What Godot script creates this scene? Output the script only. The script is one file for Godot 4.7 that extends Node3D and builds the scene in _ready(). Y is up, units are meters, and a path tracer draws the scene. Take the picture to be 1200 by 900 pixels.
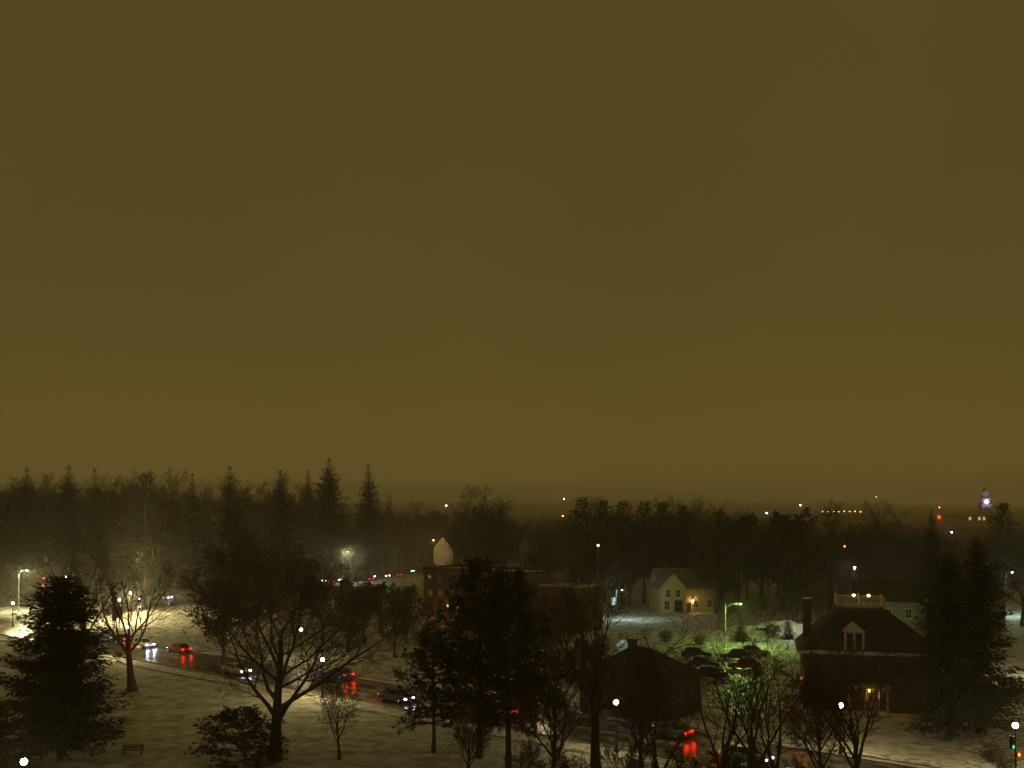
extends Node3D
# A snowy town street at night, seen from a high window: bare trees, spruces, lit globe lamps, cars on a wet road, haze over a dark wood.
# x is right, -z is away from the window, metres.

var M := {}
var taken := {}
var rng := RandomNumberGenerator.new()

# ---------------------------------------------------------------- geometry helper
class Geo:
	var v := PackedVector3Array()
	var n := PackedVector3Array()
	var ix := PackedInt32Array()

	func tri(a: Vector3, b: Vector3, c: Vector3) -> void:
		var m := (c - a).cross(b - a).normalized()
		var k := v.size()
		v.append(a); v.append(b); v.append(c)
		n.append(m); n.append(m); n.append(m)
		ix.append(k); ix.append(k + 1); ix.append(k + 2)

	func quad(a: Vector3, b: Vector3, c: Vector3, d: Vector3) -> void:   # clockwise as seen from the front
		var m := (c - a).cross(b - a).normalized()
		var k := v.size()
		v.append(a); v.append(b); v.append(c); v.append(d)
		for i in 4: n.append(m)
		ix.append_array(PackedInt32Array([k, k + 1, k + 2, k, k + 2, k + 3]))

	func box(c: Vector3, s: Vector3, b := Basis()) -> void:
		var h := s * 0.5
		var p: Array[Vector3] = []
		for i in 8:
			p.append(c + b * Vector3(h.x if i & 1 else -h.x, h.y if i & 2 else -h.y, h.z if i & 4 else -h.z))
		quad(p[4], p[6], p[7], p[5])
		quad(p[1], p[3], p[2], p[0])
		quad(p[5], p[7], p[3], p[1])
		quad(p[0], p[2], p[6], p[4])
		quad(p[6], p[2], p[3], p[7])
		quad(p[0], p[4], p[5], p[1])

	func tube(pts: PackedVector3Array, rad: PackedFloat32Array, sides: int) -> void:
		var k := v.size()
		var last := pts.size() - 1
		var u := Vector3.ZERO
		for i in pts.size():
			var t := (pts[mini(i + 1, last)] - pts[maxi(i - 1, 0)]).normalized()
			if i == 0:
				u = t.cross(Vector3(0.31, 0.2, 0.93)).normalized()
			else:
				u = (u - t * u.dot(t)).normalized()
			var w := t.cross(u)
			for j in sides:
				var a := TAU * j / sides
				var o := u * cos(a) + w * sin(a)
				v.append(pts[i] + o * rad[i])
				n.append(o)
		for i in last:
			for j in sides:
				var a := k + i * sides + j
				var b := k + i * sides + (j + 1) % sides
				ix.append(a); ix.append(a + sides); ix.append(b + sides)
				ix.append(a); ix.append(b + sides); ix.append(b)

	func rod(a: Vector3, b: Vector3, r0: float, r1: float, sides := 8) -> void:
		tube(PackedVector3Array([a, b]), PackedFloat32Array([r0, r1]), sides)
		tube(PackedVector3Array([b, b + (b - a).normalized() * 0.002]), PackedFloat32Array([r1, 0.0]), sides)

	func lathe(prof: Array, sides: int, c := Vector3.ZERO) -> void:      # prof of Vector2(radius, height), from the foot up
		var p := PackedVector3Array()
		var r := PackedFloat32Array()
		for q in prof:
			p.append(c + Vector3(0, q.y, 0)); r.append(q.x)
		var k := v.size()
		tube_straight(p, r, sides)
		for i in range(k, v.size()):
			pass

	func tube_straight(pts: PackedVector3Array, rad: PackedFloat32Array, sides: int) -> void:
		var k := v.size()
		for i in pts.size():
			var i0 := maxi(i - 1, 0)
			var i1 := mini(i + 1, pts.size() - 1)
			var slope := Vector2(pts[i1].y - pts[i0].y, rad[i0] - rad[i1]).normalized()
			for j in sides:
				var a := TAU * j / sides
				var o := Vector3(cos(a), 0, -sin(a))
				v.append(pts[i] + o * rad[i])
				n.append((o * slope.x + Vector3.UP * slope.y).normalized())
		for i in pts.size() - 1:
			for j in sides:
				var a := k + i * sides + j
				var b := k + i * sides + (j + 1) % sides
				ix.append(a); ix.append(a + sides); ix.append(b + sides)
				ix.append(a); ix.append(b + sides); ix.append(b)

	func ball(c: Vector3, r: Vector3, rings := 8, sides := 12) -> void:
		var k := v.size()
		for i in rings + 1:
			var p := PI * i / rings
			for j in sides:
				var a := TAU * j / sides
				var o := Vector3(sin(p) * cos(a), -cos(p), -sin(p) * sin(a))
				v.append(c + o * r)
				n.append((o / r).normalized())
		for i in rings:
			for j in sides:
				var a := k + i * sides + j
				var b := k + i * sides + (j + 1) % sides
				ix.append(a); ix.append(a + sides); ix.append(b + sides)
				ix.append(a); ix.append(b + sides); ix.append(b)

	# an outline in x,y (counter-clockwise) drawn out along z, its long edges bevelled
	func plate(outline: PackedVector2Array, half: float, bevel: float, off := Vector3.ZERO) -> void:
		var inner := PackedVector2Array()
		var cnt := outline.size()
		for i in cnt:
			var p := outline[(i + cnt - 1) % cnt]
			var q := outline[i]
			var s := outline[(i + 1) % cnt]
			var e0 := (q - p).normalized()
			var e1 := (s - q).normalized()
			var m := (Vector2(-e0.y, e0.x) + Vector2(-e1.y, e1.x))
			inner.append(q + m * (bevel / maxf(0.5, m.length_squared() * 0.5)))
		var zs := [-half, -half + bevel, half - bevel, half]
		var use := [inner, outline, outline, inner]
		for k in 3:
			for i in cnt:
				var j := (i + 1) % cnt
				var a := Vector3(use[k][i].x, use[k][i].y, zs[k]) + off
				var b := Vector3(use[k][j].x, use[k][j].y, zs[k]) + off
				var c := Vector3(use[k + 1][j].x, use[k + 1][j].y, zs[k + 1]) + off
				var d := Vector3(use[k + 1][i].x, use[k + 1][i].y, zs[k + 1]) + off
				quad(a, d, c, b)
		var t := Geometry2D.triangulate_polygon(inner)
		for i in range(0, t.size(), 3):
			var a := inner[t[i]]
			var b := inner[t[i + 1]]
			var c := inner[t[i + 2]]
			if (b - a).cross(c - a) < 0.0:
				var sw := b; b = c; c = sw
			tri(Vector3(a.x, a.y, half) + off, Vector3(c.x, c.y, half) + off, Vector3(b.x, b.y, half) + off)
			tri(Vector3(a.x, a.y, -half) + off, Vector3(b.x, b.y, -half) + off, Vector3(c.x, c.y, -half) + off)

	func add_to(m: ArrayMesh) -> ArrayMesh:
		var a := []
		a.resize(Mesh.ARRAY_MAX)
		a[Mesh.ARRAY_VERTEX] = v
		a[Mesh.ARRAY_NORMAL] = n
		a[Mesh.ARRAY_INDEX] = ix
		m.add_surface_from_arrays(Mesh.PRIMITIVE_TRIANGLES, a)
		return m

	func mesh() -> ArrayMesh:
		return add_to(ArrayMesh.new())

# ---------------------------------------------------------------- nodes
func numbered(s: String) -> String:
	var k: int = taken.get(s, -1) + 1
	taken[s] = k
	return s if k == 0 else "%s_%03d" % [s, k]

func tag(o: Node, label: String, category := "", group := "") -> Node:
	o.set_meta("label", label)
	if category: o.set_meta("category", category)
	if group: o.set_meta("group", group)
	return o

func thing(called: String, label: String, category: String, at: Vector3, turn := 0.0, group := "") -> Node3D:
	var o := Node3D.new()
	o.name = numbered(called)
	add_child(o)
	o.position = at
	o.rotation_degrees.y = turn
	tag(o, label, category, group)
	return o

func put(called: String, mesh: Mesh, m: Material, parent: Node) -> MeshInstance3D:
	var o := MeshInstance3D.new()
	o.name = called
	o.mesh = mesh
	o.material_override = m
	o.cast_shadow = GeometryInstance3D.SHADOW_CASTING_SETTING_ON
	parent.add_child(o, true)
	return o

func part(called: String, g: Geo, m: Material, parent: Node) -> MeshInstance3D:
	return put(called, g.mesh(), m, parent)

func struct(called: String, g: Geo, m: Material, label := "") -> MeshInstance3D:
	var o := put(numbered(called), g.mesh(), m, self)
	o.set_meta("kind", "structure")
	if label: o.set_meta("label", label)
	return o

func copy(o: Node3D, label: String, at: Vector3, turn := 0.0, size := Vector3.ONE, group := "") -> Node3D:
	var c: Node3D = o.duplicate()
	c.name = numbered(String(o.get_meta("kin")))
	add_child(c)
	c.position = at
	c.rotation_degrees.y = turn
	c.scale = size
	c.set_meta("label", label)
	if group: c.set_meta("group", group)
	elif c.has_meta("group"): c.remove_meta("group")
	return c

# ---------------------------------------------------------------- materials
func lin(r: float, g: float, b: float) -> Color:
	return Color(r, g, b).linear_to_srgb()

func mat(r: float, g: float, b: float, rough := 0.9, metal := 0.0) -> StandardMaterial3D:
	var m := StandardMaterial3D.new()
	m.albedo_color = lin(r, g, b)
	m.roughness = rough
	m.metallic = metal
	return m

func glow(c: Color, energy: float) -> StandardMaterial3D:
	var m := StandardMaterial3D.new()
	m.albedo_color = Color(0.6, 0.6, 0.6)
	m.emission_enabled = true
	m.emission = c
	m.emission_energy_multiplier = energy
	m.roughness = 0.4
	return m

func noise_texture(sd: int, freq: float, oct: int, lo: Color, hi: Color, edge0: float, edge1: float, size := 512) -> ImageTexture:
	var f := FastNoiseLite.new()
	f.seed = sd
	f.frequency = freq
	f.fractal_octaves = oct
	f.noise_type = FastNoiseLite.TYPE_SIMPLEX_SMOOTH
	var src := f.get_seamless_image(size, size)
	var im := Image.create(size, size, false, Image.FORMAT_RGB8)
	for y in size:
		for x in size:
			im.set_pixel(x, y, lo.lerp(hi, smoothstep(edge0, edge1, src.get_pixel(x, y).r)))
	return ImageTexture.create_from_image(im)

func textured(m: StandardMaterial3D, t: Texture2D, tile: float) -> StandardMaterial3D:
	m.albedo_texture = t
	m.uv1_triplanar = true
	m.uv1_world_triplanar = true
	m.uv1_scale = Vector3.ONE / tile
	return m

func make_materials() -> void:
	var snow_t := noise_texture(3, 0.03, 6, lin(0.46, 0.45, 0.42), lin(0.7, 0.7, 0.7), 0.2, 0.75, 1024)
	var thin := noise_texture(4, 0.02, 7, Color.BLACK, Color.WHITE, 0.52, 0.8, 1024).get_image()
	var si := snow_t.get_image()
	for y in 1024:
		for x in 1024:
			var bare_grass := thin.get_pixel(x, y).r
			if bare_grass > 0.01: si.set_pixel(x, y, si.get_pixel(x, y).lerp(lin(0.17, 0.15, 0.09), bare_grass * 0.35))
	snow_t = ImageTexture.create_from_image(si)
	M.ground = textured(mat(0.77, 0.77, 0.77, 0.95), snow_t, 61.0)
	var nf := FastNoiseLite.new()
	nf.seed = 9
	nf.frequency = 0.02
	nf.fractal_octaves = 5
	var bump := nf.get_seamless_image(512, 512)
	bump.convert(Image.FORMAT_RGBA8)
	bump.bump_map_to_normal_map(5.0)
	M.ground.normal_enabled = true
	M.ground.normal_texture = ImageTexture.create_from_image(bump)
	M.ground.normal_scale = 0.35
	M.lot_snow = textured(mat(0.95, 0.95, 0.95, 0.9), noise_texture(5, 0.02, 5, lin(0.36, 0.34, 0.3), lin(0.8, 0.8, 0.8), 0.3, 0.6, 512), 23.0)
	M.snow = mat(0.72, 0.72, 0.72, 0.9)
	M.road = textured(mat(1, 1, 1, 0.3), noise_texture(7, 0.014, 5, lin(0.03, 0.029, 0.027), lin(0.17, 0.15, 0.125), 0.42, 0.75, 512), 17.0)
	M.lot = textured(mat(1, 1, 1, 0.45), noise_texture(8, 0.016, 5, lin(0.1, 0.1, 0.09), lin(0.5, 0.5, 0.47), 0.3, 0.65, 512), 14.0)
	M.walk = textured(mat(1, 1, 1, 0.85), noise_texture(11, 0.03, 4, lin(0.26, 0.25, 0.22), lin(0.62, 0.62, 0.6), 0.3, 0.6, 256), 9.0)
	M.kerb = mat(0.3, 0.29, 0.27, 0.9)
	M.yellow = mat(0.45, 0.3, 0.05, 0.6)
	M.white_paint = mat(0.6, 0.6, 0.58, 0.6)
	M.bark = textured(mat(1, 1, 1, 0.95), noise_texture(13, 0.05, 4, lin(0.05, 0.039, 0.028), lin(0.12, 0.095, 0.068), 0.3, 0.7, 256), 1.6)
	M.twig = mat(0.085, 0.066, 0.046, 0.95)
	M.needle = mat(0.042, 0.05, 0.026, 0.85)
	M.needle_b = mat(0.05, 0.055, 0.03, 0.85)
	M.pine = mat(0.048, 0.052, 0.03, 0.85)
	M.dry_leaf = mat(0.085, 0.055, 0.028, 0.9)
	M.shrub = mat(0.05, 0.036, 0.024, 0.9)
	M.pole = mat(0.03, 0.032, 0.03, 0.5, 0.3)
	M.steel = mat(0.3, 0.3, 0.3, 0.5, 0.6)
	M.lit_pole = mat(0.55, 0.56, 0.5, 0.5)
	M.globe = glow(Color(1.0, 0.95, 0.88), 32.0)
	M.lens = glow(Color(0.93, 0.95, 1.0), 60.0)
	M.lens_warm = glow(Color(1.0, 0.8, 0.42), 10.0)
	M.green_lens = glow(Color(0.78, 1.0, 0.66), 13.0)
	M.head = glow(Color(0.84, 0.86, 1.0), 55.0)
	M.tail = glow(Color(1.0, 0.05, 0.02), 11.0)
	M.red = glow(Color(1.0, 0.06, 0.03), 30.0)
	M.amber = glow(Color(1.0, 0.33, 0.03), 10.0)
	M.teal = glow(Color(0.1, 0.9, 0.65), 3.0)
	M.window_lit = glow(Color(1.0, 0.68, 0.28), 1.1)
	M.window_dim = glow(Color(1.0, 0.62, 0.25), 0.22)
	M.window_cool = glow(Color(0.8, 0.95, 1.0), 0.6)
	M.porch = glow(Color(1.0, 0.72, 0.3), 6.0)
	M.clock = glow(Color(1.0, 0.97, 0.9), 3.0)
	M.brick = textured(mat(1, 1, 1, 0.9), noise_texture(17, 0.09, 3, lin(0.085, 0.042, 0.03), lin(0.14, 0.07, 0.05), 0.3, 0.7, 256), 2.3)
	M.brick_dark = textured(mat(1, 1, 1, 0.9), noise_texture(19, 0.09, 3, lin(0.04, 0.026, 0.021), lin(0.075, 0.044, 0.034), 0.3, 0.7, 256), 2.3)
	M.cream = mat(0.5, 0.39, 0.17, 0.8)
	M.stone = mat(0.34, 0.32, 0.27, 0.85)
	M.white = mat(0.68, 0.66, 0.6, 0.75)
	M.grey = mat(0.2, 0.2, 0.19, 0.85)
	M.shingle = textured(mat(1, 1, 1, 0.95), noise_texture(23, 0.07, 4, lin(0.022, 0.021, 0.02), lin(0.055, 0.051, 0.047), 0.3, 0.7, 256), 3.1)
	M.shingle_snow = textured(mat(1, 1, 1, 0.95), noise_texture(29, 0.03, 5, lin(0.05, 0.047, 0.042), lin(0.5, 0.5, 0.49), 0.42, 0.72, 512), 7.0)
	M.roof_snow = textured(mat(1, 1, 1, 0.95), noise_texture(31, 0.02, 5, lin(0.16, 0.15, 0.13), lin(0.6, 0.6, 0.59), 0.3, 0.62, 512), 11.0)
	M.glass = mat(0.02, 0.022, 0.026, 0.08)
	M.tyre = mat(0.015, 0.015, 0.015, 0.9)
	M.rim = mat(0.4, 0.4, 0.4, 0.35, 0.8)
	M.wood = mat(0.09, 0.06, 0.04, 0.85)
	M.paint = [mat(0.03, 0.032, 0.036, 0.28), mat(0.14, 0.012, 0.012, 0.28), mat(0.42, 0.42, 0.42, 0.3, 0.5), mat(0.03, 0.045, 0.1, 0.28), mat(0.62, 0.62, 0.6, 0.3), mat(0.06, 0.08, 0.06, 0.3)]

# ---------------------------------------------------------------- trees
func jitter(r: RandomNumberGenerator, s: float) -> Vector3:
	return Vector3(r.randf_range(-s, s), r.randf_range(-s, s), r.randf_range(-s, s))

func aside(r: RandomNumberGenerator, d: Vector3, lo: float, hi: float, spin := -1.0) -> Vector3:
	var u := d.cross(Vector3(0.21, 0.94, 0.27)).normalized()
	if absf(d.y) > 0.93: u = d.cross(Vector3(1, 0.1, 0)).normalized()
	var w := d.cross(u)
	var a := spin if spin >= 0.0 else r.randf() * TAU
	var o := u * cos(a) + w * sin(a)
	var b := deg_to_rad(r.randf_range(lo, hi))
	return (d * cos(b) + o * sin(b)).normalized()

# one bough and all that grows on it; levels 0 and 1 go to the trunk, the rest to the crown
func grow(r: RandomNumberGenerator, tg: Geo, cg: Geo, at: Vector3, dir: Vector3, length: float, rad: float, level: int, o: Dictionary) -> void:
	var segs: int = [7, 6, 4, 3, 2][level]
	var sides: int = [9, 6, 4, 3, 3][level]
	var pts := PackedVector3Array([at])
	var rads := PackedFloat32Array([rad])
	var p := at
	var d := dir
	var wob: float = [0.07, 0.17, 0.2, 0.22, 0.2][level]
	var lift: float = o.lift if level > 0 else 0.03
	var tip: float = [0.35, 0.16, 0.2, 0.3, 0.5][level]
	for i in segs:
		d = (d + jitter(r, wob) + Vector3.UP * lift * (1.0 if level < 3 else 0.5)).normalized()
		p += d * length / segs
		pts.append(p)
		rads.append(maxf(rad * lerpf(1.0, tip, float(i + 1) / segs), 0.012))
	if level == 0:
		rads[0] = rad * 1.45
		rads[1] = rad * 1.02
	(tg if level < 2 else cg).tube(pts, rads, sides)
	if o.has("leaf") and level >= 3:
		for k in 3:
			var ld := aside(r, d, 25.0, 80.0)
			spray(o.leaf, pts[segs - 1].lerp(p, r.randf()), (ld + Vector3.DOWN * 0.3).normalized(), aside(r, ld, 90.0, 90.0), r.randf_range(0.22, 0.5), r.randf_range(0.06, 0.13))
	if level == 4: return
	var many: int = o.kids[level]
	var first: float = [o.fork, 0.22, 0.18, 0.15][level]
	var spin := r.randf() * TAU
	for k in many:
		var t := lerpf(first, 1.0, (k + r.randf_range(0.1, 0.9)) / many)
		if level == 0 and k >= many - 2: t = 1.0
		var f := t * segs
		var i := mini(int(f), segs - 1)
		var q := pts[i].lerp(pts[i + 1], f - i)
		var pr := lerpf(rads[i], rads[i + 1], f - i)
		var pd := (pts[i + 1] - pts[i]).normalized()
		spin = fmod(spin + 2.4 + r.randf_range(-0.4, 0.4), TAU)
		var nd: Vector3
		var nl: float
		if level == 0:
			nd = aside(r, pd, o.lean0, o.lean1, spin) if t < 0.999 else aside(r, pd, 8.0, 28.0, spin)
			nl = o.limb * r.randf_range(0.75, 1.1) * lerpf(1.0, 0.85, t)
		else:
			nd = aside(r, pd, 24.0, 52.0, spin)
			nl = length * r.randf_range(0.36, 0.6) * lerpf(1.15, 0.6, t)
		if q.y > 0.7:
			grow(r, tg, cg, q, nd, nl, maxf(pr * r.randf_range(0.45, 0.68), 0.014), level + 1, o)

func bare_tree(sd: int, height: float, trunk_r: float, o: Dictionary) -> Array:   # [trunk mesh, crown mesh]
	var r := RandomNumberGenerator.new()
	r.seed = sd
	var tg := Geo.new()
	var cg := Geo.new()
	grow(r, tg, cg, Vector3(0, -0.15, 0), Vector3(o.get("tilt", 0.0), 1, 0).normalized(), height * o.bole, trunk_r, 0, o)
	return [tg.mesh(), cg.mesh(), o.leaf.mesh()] if o.has("leaf") else [tg.mesh(), cg.mesh()]

func spray(g: Geo, a: Vector3, d: Vector3, side: Vector3, length: float, wide: float) -> void:
	var m := a + d * length * 0.45
	var s := side * wide
	g.quad(a, m - s, a + d * length, m + s)

func spruce(sd: int, h: float, rad: float, thin := 1.0, low := 0.05, shape := 0.85, big := 1.0, fluff := 0.05) -> Array:
	var r := RandomNumberGenerator.new()
	r.seed = sd
	var tg := Geo.new()
	var cg := Geo.new()
	var lean := Vector3(r.randf_range(-0.01, 0.01), 1, r.randf_range(-0.01, 0.01))
	tg.tube(PackedVector3Array([Vector3(0, -0.1, 0), lean * h * 0.1, lean * h * 0.55, lean * h]), PackedFloat32Array([h * 0.017, h * 0.013, h * 0.008, 0.02]), 7)
	var y := h * low
	while y < h * 0.992:
		var f := y / h
		var reach := rad * pow(1.0 - f, shape) * (1.0 if f > low + 0.06 else 0.7) + 0.04
		var many := int(r.randf_range(5.0, 8.0))
		var spin := r.randf() * TAU
		for k in many:
			var a := spin + TAU * k / many + r.randf_range(-0.3, 0.3)
			var out := Vector3(cos(a), 0, sin(a))
			var length := reach * r.randf_range(0.5, 1.18)
			var rise := lerpf(-0.28, 0.35, f * f) + r.randf_range(-0.1, 0.1)
			var p := lean * y
			var pts := PackedVector3Array([p])
			var steps := 4
			for s in steps:
				p += (out + Vector3.UP * (rise + 0.22 * (s - 1.2))).normalized() * length / steps
				pts.append(p)
			tg.tube(pts, PackedFloat32Array([0.045, 0.035, 0.025, 0.015, 0.008]), 3)
			var count := int((6.0 + length * 8.0) * thin)
			var fine := clampf(reach / (1.6 * big), 0.42, 1.0)
			for s in count:
				var t := pow((s + r.randf()) / count, 0.8)
				var fi := t * steps
				var i := mini(int(fi), steps - 1)
				var q := pts[i].lerp(pts[i + 1], fi - i)
				var d := (pts[i + 1] - pts[i]).normalized()
				q += jitter(r, fluff * fine)
				var sd2 := (1.0 if s % 2 == 0 else -1.0)
				var across := d.cross(Vector3.UP).normalized() * sd2
				var dirn := (d * r.randf_range(0.3, 1.0) + across * r.randf_range(0.25, 1.0) + Vector3.DOWN * r.randf_range(0.0, 0.55)).normalized()
				var flat := dirn.cross(Vector3(r.randf_range(-0.5, 0.5), 1, r.randf_range(-0.5, 0.5))).normalized()
				spray(cg, q, dirn, flat, r.randf_range(0.4, 0.85) * (0.7 + 0.3 * minf(length / 2.0, 1.2)) * big * fine, r.randf_range(0.07, 0.15) * big * fine)
		y += (h * 0.011 + 0.14) * r.randf_range(0.6, 1.4)
	return [tg.mesh(), cg.mesh()]

func pine(sd: int, h: float, rad: float, low: float, dens := 1.0) -> Array:
	var r := RandomNumberGenerator.new()
	r.seed = sd
	var tg := Geo.new()
	var cg := Geo.new()
	var top := Vector3(r.randf_range(-0.4, 0.4), h, r.randf_range(-0.4, 0.4))
	tg.tube(PackedVector3Array([Vector3(0, -0.1, 0), Vector3(0.05, h * 0.12, 0.02), top * 0.6, top]), PackedFloat32Array([h * 0.021, h * 0.015, h * 0.01, 0.03]), 8)
	var y := h * low
	while y < h * 0.97:
		var f := (y / h - low) / (1.0 - low)
		var env := rad * (0.55 + 0.6 * sin(PI * minf(0.2 + f * 0.72, 1.0))) * (1.0 - f * f * 0.75)
		var many := r.randi_range(4, 6)
		var spin := r.randf() * TAU
		for k in many:
			var a := spin + TAU * k / many + r.randf_range(-0.45, 0.45)
			var length := env * r.randf_range(0.5, 1.15)
			var out := Vector3(cos(a), 0, sin(a))
			var p := top * (y / h)
			var pts := PackedVector3Array([p])
			for s in 4:
				p += (out + Vector3.UP * (r.randf_range(-0.05, 0.2) + f * 0.35) + jitter(r, 0.16)).normalized() * length / 4.0
				pts.append(p)
			tg.tube(pts, PackedFloat32Array([0.075, 0.055, 0.04, 0.025, 0.012]), 4)
			var tufts := int((4.0 + length * 3.6) * dens)
			for s in tufts:
				var t := 0.28 + 0.72 * (s + r.randf()) / tufts
				var fi := t * 4.0
				var i := mini(int(fi), 3)
				var d := (pts[i + 1] - pts[i]).normalized()
				var twig := aside(r, d, 20.0, 65.0)
				twig = (twig + Vector3.UP * 0.25).normalized()
				var q := pts[i].lerp(pts[i + 1], fi - i)
				var e := q + twig * r.randf_range(0.3, 0.9)
				cg.tube(PackedVector3Array([q, e]), PackedFloat32Array([0.015, 0.007]), 3)
				for u in 10:
					var nd := aside(r, twig, 10.0, 85.0)
					spray(cg, e - twig * r.randf_range(0.0, 0.3), nd, aside(r, nd, 90.0, 90.0), r.randf_range(0.2, 0.4), r.randf_range(0.03, 0.06))
		y += r.randf_range(0.45, 0.85)
	return [tg.mesh(), cg.mesh()]

func bush(sd: int, w: float, h: float, leafy: int) -> Array:
	var r := RandomNumberGenerator.new()
	r.seed = sd
	var tg := Geo.new()
	var cg := Geo.new()
	for k in 16:
		var a := r.randf() * TAU
		var e := Vector3(cos(a) * w * 0.45 * r.randf(), h * r.randf_range(0.7, 1.0), sin(a) * w * 0.45 * r.randf())
		var b := Vector3(cos(a) * 0.15, 0, sin(a) * 0.15)
		tg.tube(PackedVector3Array([b, b.lerp(e, 0.5) + jitter(r, 0.08), e]), PackedFloat32Array([0.03, 0.02, 0.01]), 4)
	for k in leafy:
		var d := Vector3(r.randfn(), r.randfn(), r.randfn()).normalized() * pow(r.randf(), 0.4)
		var q := Vector3(d.x * w * 0.5, h * 0.5 + d.y * h * 0.5, d.z * w * 0.5)
		var nd := (d + jitter(r, 0.7)).normalized()
		spray(cg, q, nd, aside(r, nd, 90.0, 90.0), r.randf_range(0.12, 0.3), r.randf_range(0.025, 0.07))
	return [tg.mesh(), cg.mesh()]

func tree(kind: Array, called: String, label: String, at: Vector3, turn := 0.0, size := Vector3.ONE, crown: Material = null, group := "", category := "tree") -> Node3D:
	var t := thing(called, label, category, at, turn, group)
	t.scale = size
	put("trunk" if category == "tree" else "stems", kind[0], M.bark, t)
	put("crown" if category == "tree" else "foliage", kind[1], crown if crown else M.twig, t)
	if kind.size() > 2: put("dry_leaves", kind[2], M.dry_leaf, t)
	return t

# ---------------------------------------------------------------- lamps and signals
func omni(parent: Node, at: Vector3, c: Color, e: float, size := 0.2) -> void:
	var l := OmniLight3D.new()
	l.name = "light"
	l.position = at
	l.light_color = c
	l.light_energy = e
	l.light_size = size
	l.omni_range = 120.0
	l.omni_attenuation = 2.0
	l.shadow_enabled = true
	parent.add_child(l, true)

func globe_lamp(label: String, at: Vector3, e: float, c := Color(1.0, 0.9, 0.6), h := 4.5) -> Node3D:
	var t := thing("globe_lamp", label, "street lamp", at, 0, "globe lamps along the streets")
	var g := Geo.new()
	g.lathe([Vector2(0.24, 0), Vector2(0.24, 0.12), Vector2(0.15, 0.22), Vector2(0.14, 0.7), Vector2(0.09, 0.82)], 12)
	part("base", g, M.pole, t)
	g = Geo.new()
	g.lathe([Vector2(0.085, 0.8), Vector2(0.055, h - 0.42)], 10)
	part("pole", g, M.pole, t)
	g = Geo.new()
	g.lathe([Vector2(0.055, h - 0.42), Vector2(0.13, h - 0.34), Vector2(0.14, h - 0.25), Vector2(0.1, h - 0.22)], 12)
	part("collar", g, M.pole, t)
	g = Geo.new()
	g.ball(Vector3(0, h, 0), Vector3(0.235, 0.24, 0.235), 10, 16)
	part("globe_bulb", g, M.globe, t)
	g = Geo.new()
	g.lathe([Vector2(0.07, h + 0.235), Vector2(0.05, h + 0.29), Vector2(0.0, h + 0.36)], 8)
	part("finial", g, M.pole, t)
	omni(t, Vector3(0, h, 0), c, e, 0.22)
	return t

# a tall pole with an arm that carries a flat lamp head
func arm_lamp(label: String, at: Vector3, turn: float, h: float, arm: float, e: float, c: Color, lens: Material, pole_mat: Material = null, group := "tall arm lamps") -> Node3D:
	var pm: Material = pole_mat if pole_mat else M.steel
	var t := thing("arm_lamp", label, "street lamp", at, turn, group)
	var g := Geo.new()
	g.lathe([Vector2(0.2, 0), Vector2(0.2, 0.3), Vector2(0.12, 0.4), Vector2(0.07, h)], 10)
	part("pole", g, pm, t)
	g = Geo.new()
	g.tube(PackedVector3Array([Vector3(0, h - 0.6, 0), Vector3(arm * 0.4, h + 0.05, 0), Vector3(arm, h + 0.2, 0)]), PackedFloat32Array([0.06, 0.05, 0.04]), 7)
	part("arm", g, pm, t)
	g = Geo.new()
	g.plate(PackedVector2Array([Vector2(-0.4, 0), Vector2(0.36, 0.0), Vector2(0.4, 0.07), Vector2(0.2, 0.17), Vector2(-0.3, 0.17), Vector2(-0.4, 0.1)]), 0.19, 0.04, Vector3(arm + 0.2, h + 0.14, 0))
	part("lamp_head", g, pm, t)
	g = Geo.new()
	g.ball(Vector3(arm + 0.22, h + 0.12, 0), Vector3(0.17, 0.14, 0.17), 8, 12)
	part("lens_bulb", g, lens, t)
	omni(t, Vector3(arm + 0.22, h + 0.1, 0), c, e, 0.15)
	return t

func signal_head(parent: Node, at: Vector3, turn: float, lit: String, part_name := "signal_head") -> void:
	var g := Geo.new()
	var b := Basis(Vector3.UP, deg_to_rad(turn))
	g.box(at, Vector3(0.36, 1.06, 0.24), b)
	for k in 3:
		g.box(at + b * Vector3(0, 0.34 * (1 - k) + 0.15, 0.2), Vector3(0.3, 0.03, 0.2), b)
	var o := part(part_name, g, M.pole, parent)
	for k in 3:
		var on: bool = ["red", "amber", "green"][k] == lit
		var d := Geo.new()
		d.ball(at + b * Vector3(0, 0.34 * (1 - k), 0.125), Vector3(0.14, 0.14, 0.05), 6, 12)
		part("signal_light", d, ([M.red, M.amber, M.teal][k] if on else M.glass), o)

func traffic_signal(label: String, at: Vector3, turn: float, reach: float, heads: Array) -> Node3D:
	var t := thing("traffic_signal", label, "traffic signal", at, turn, "traffic signals at the junction")
	var g := Geo.new()
	g.lathe([Vector2(0.26, 0), Vector2(0.26, 0.25), Vector2(0.15, 0.3), Vector2(0.1, 7.4)], 10)
	part("pole", g, M.steel, t)
	g = Geo.new()
	g.rod(Vector3(0, 6.9, 0), Vector3(reach, 7.3, 0), 0.09, 0.05)
	part("mast_arm", g, M.steel, t)
	for q in heads:
		signal_head(t, Vector3(q[0], q[1], 0.2), q[2], q[3])
	return t

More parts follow.
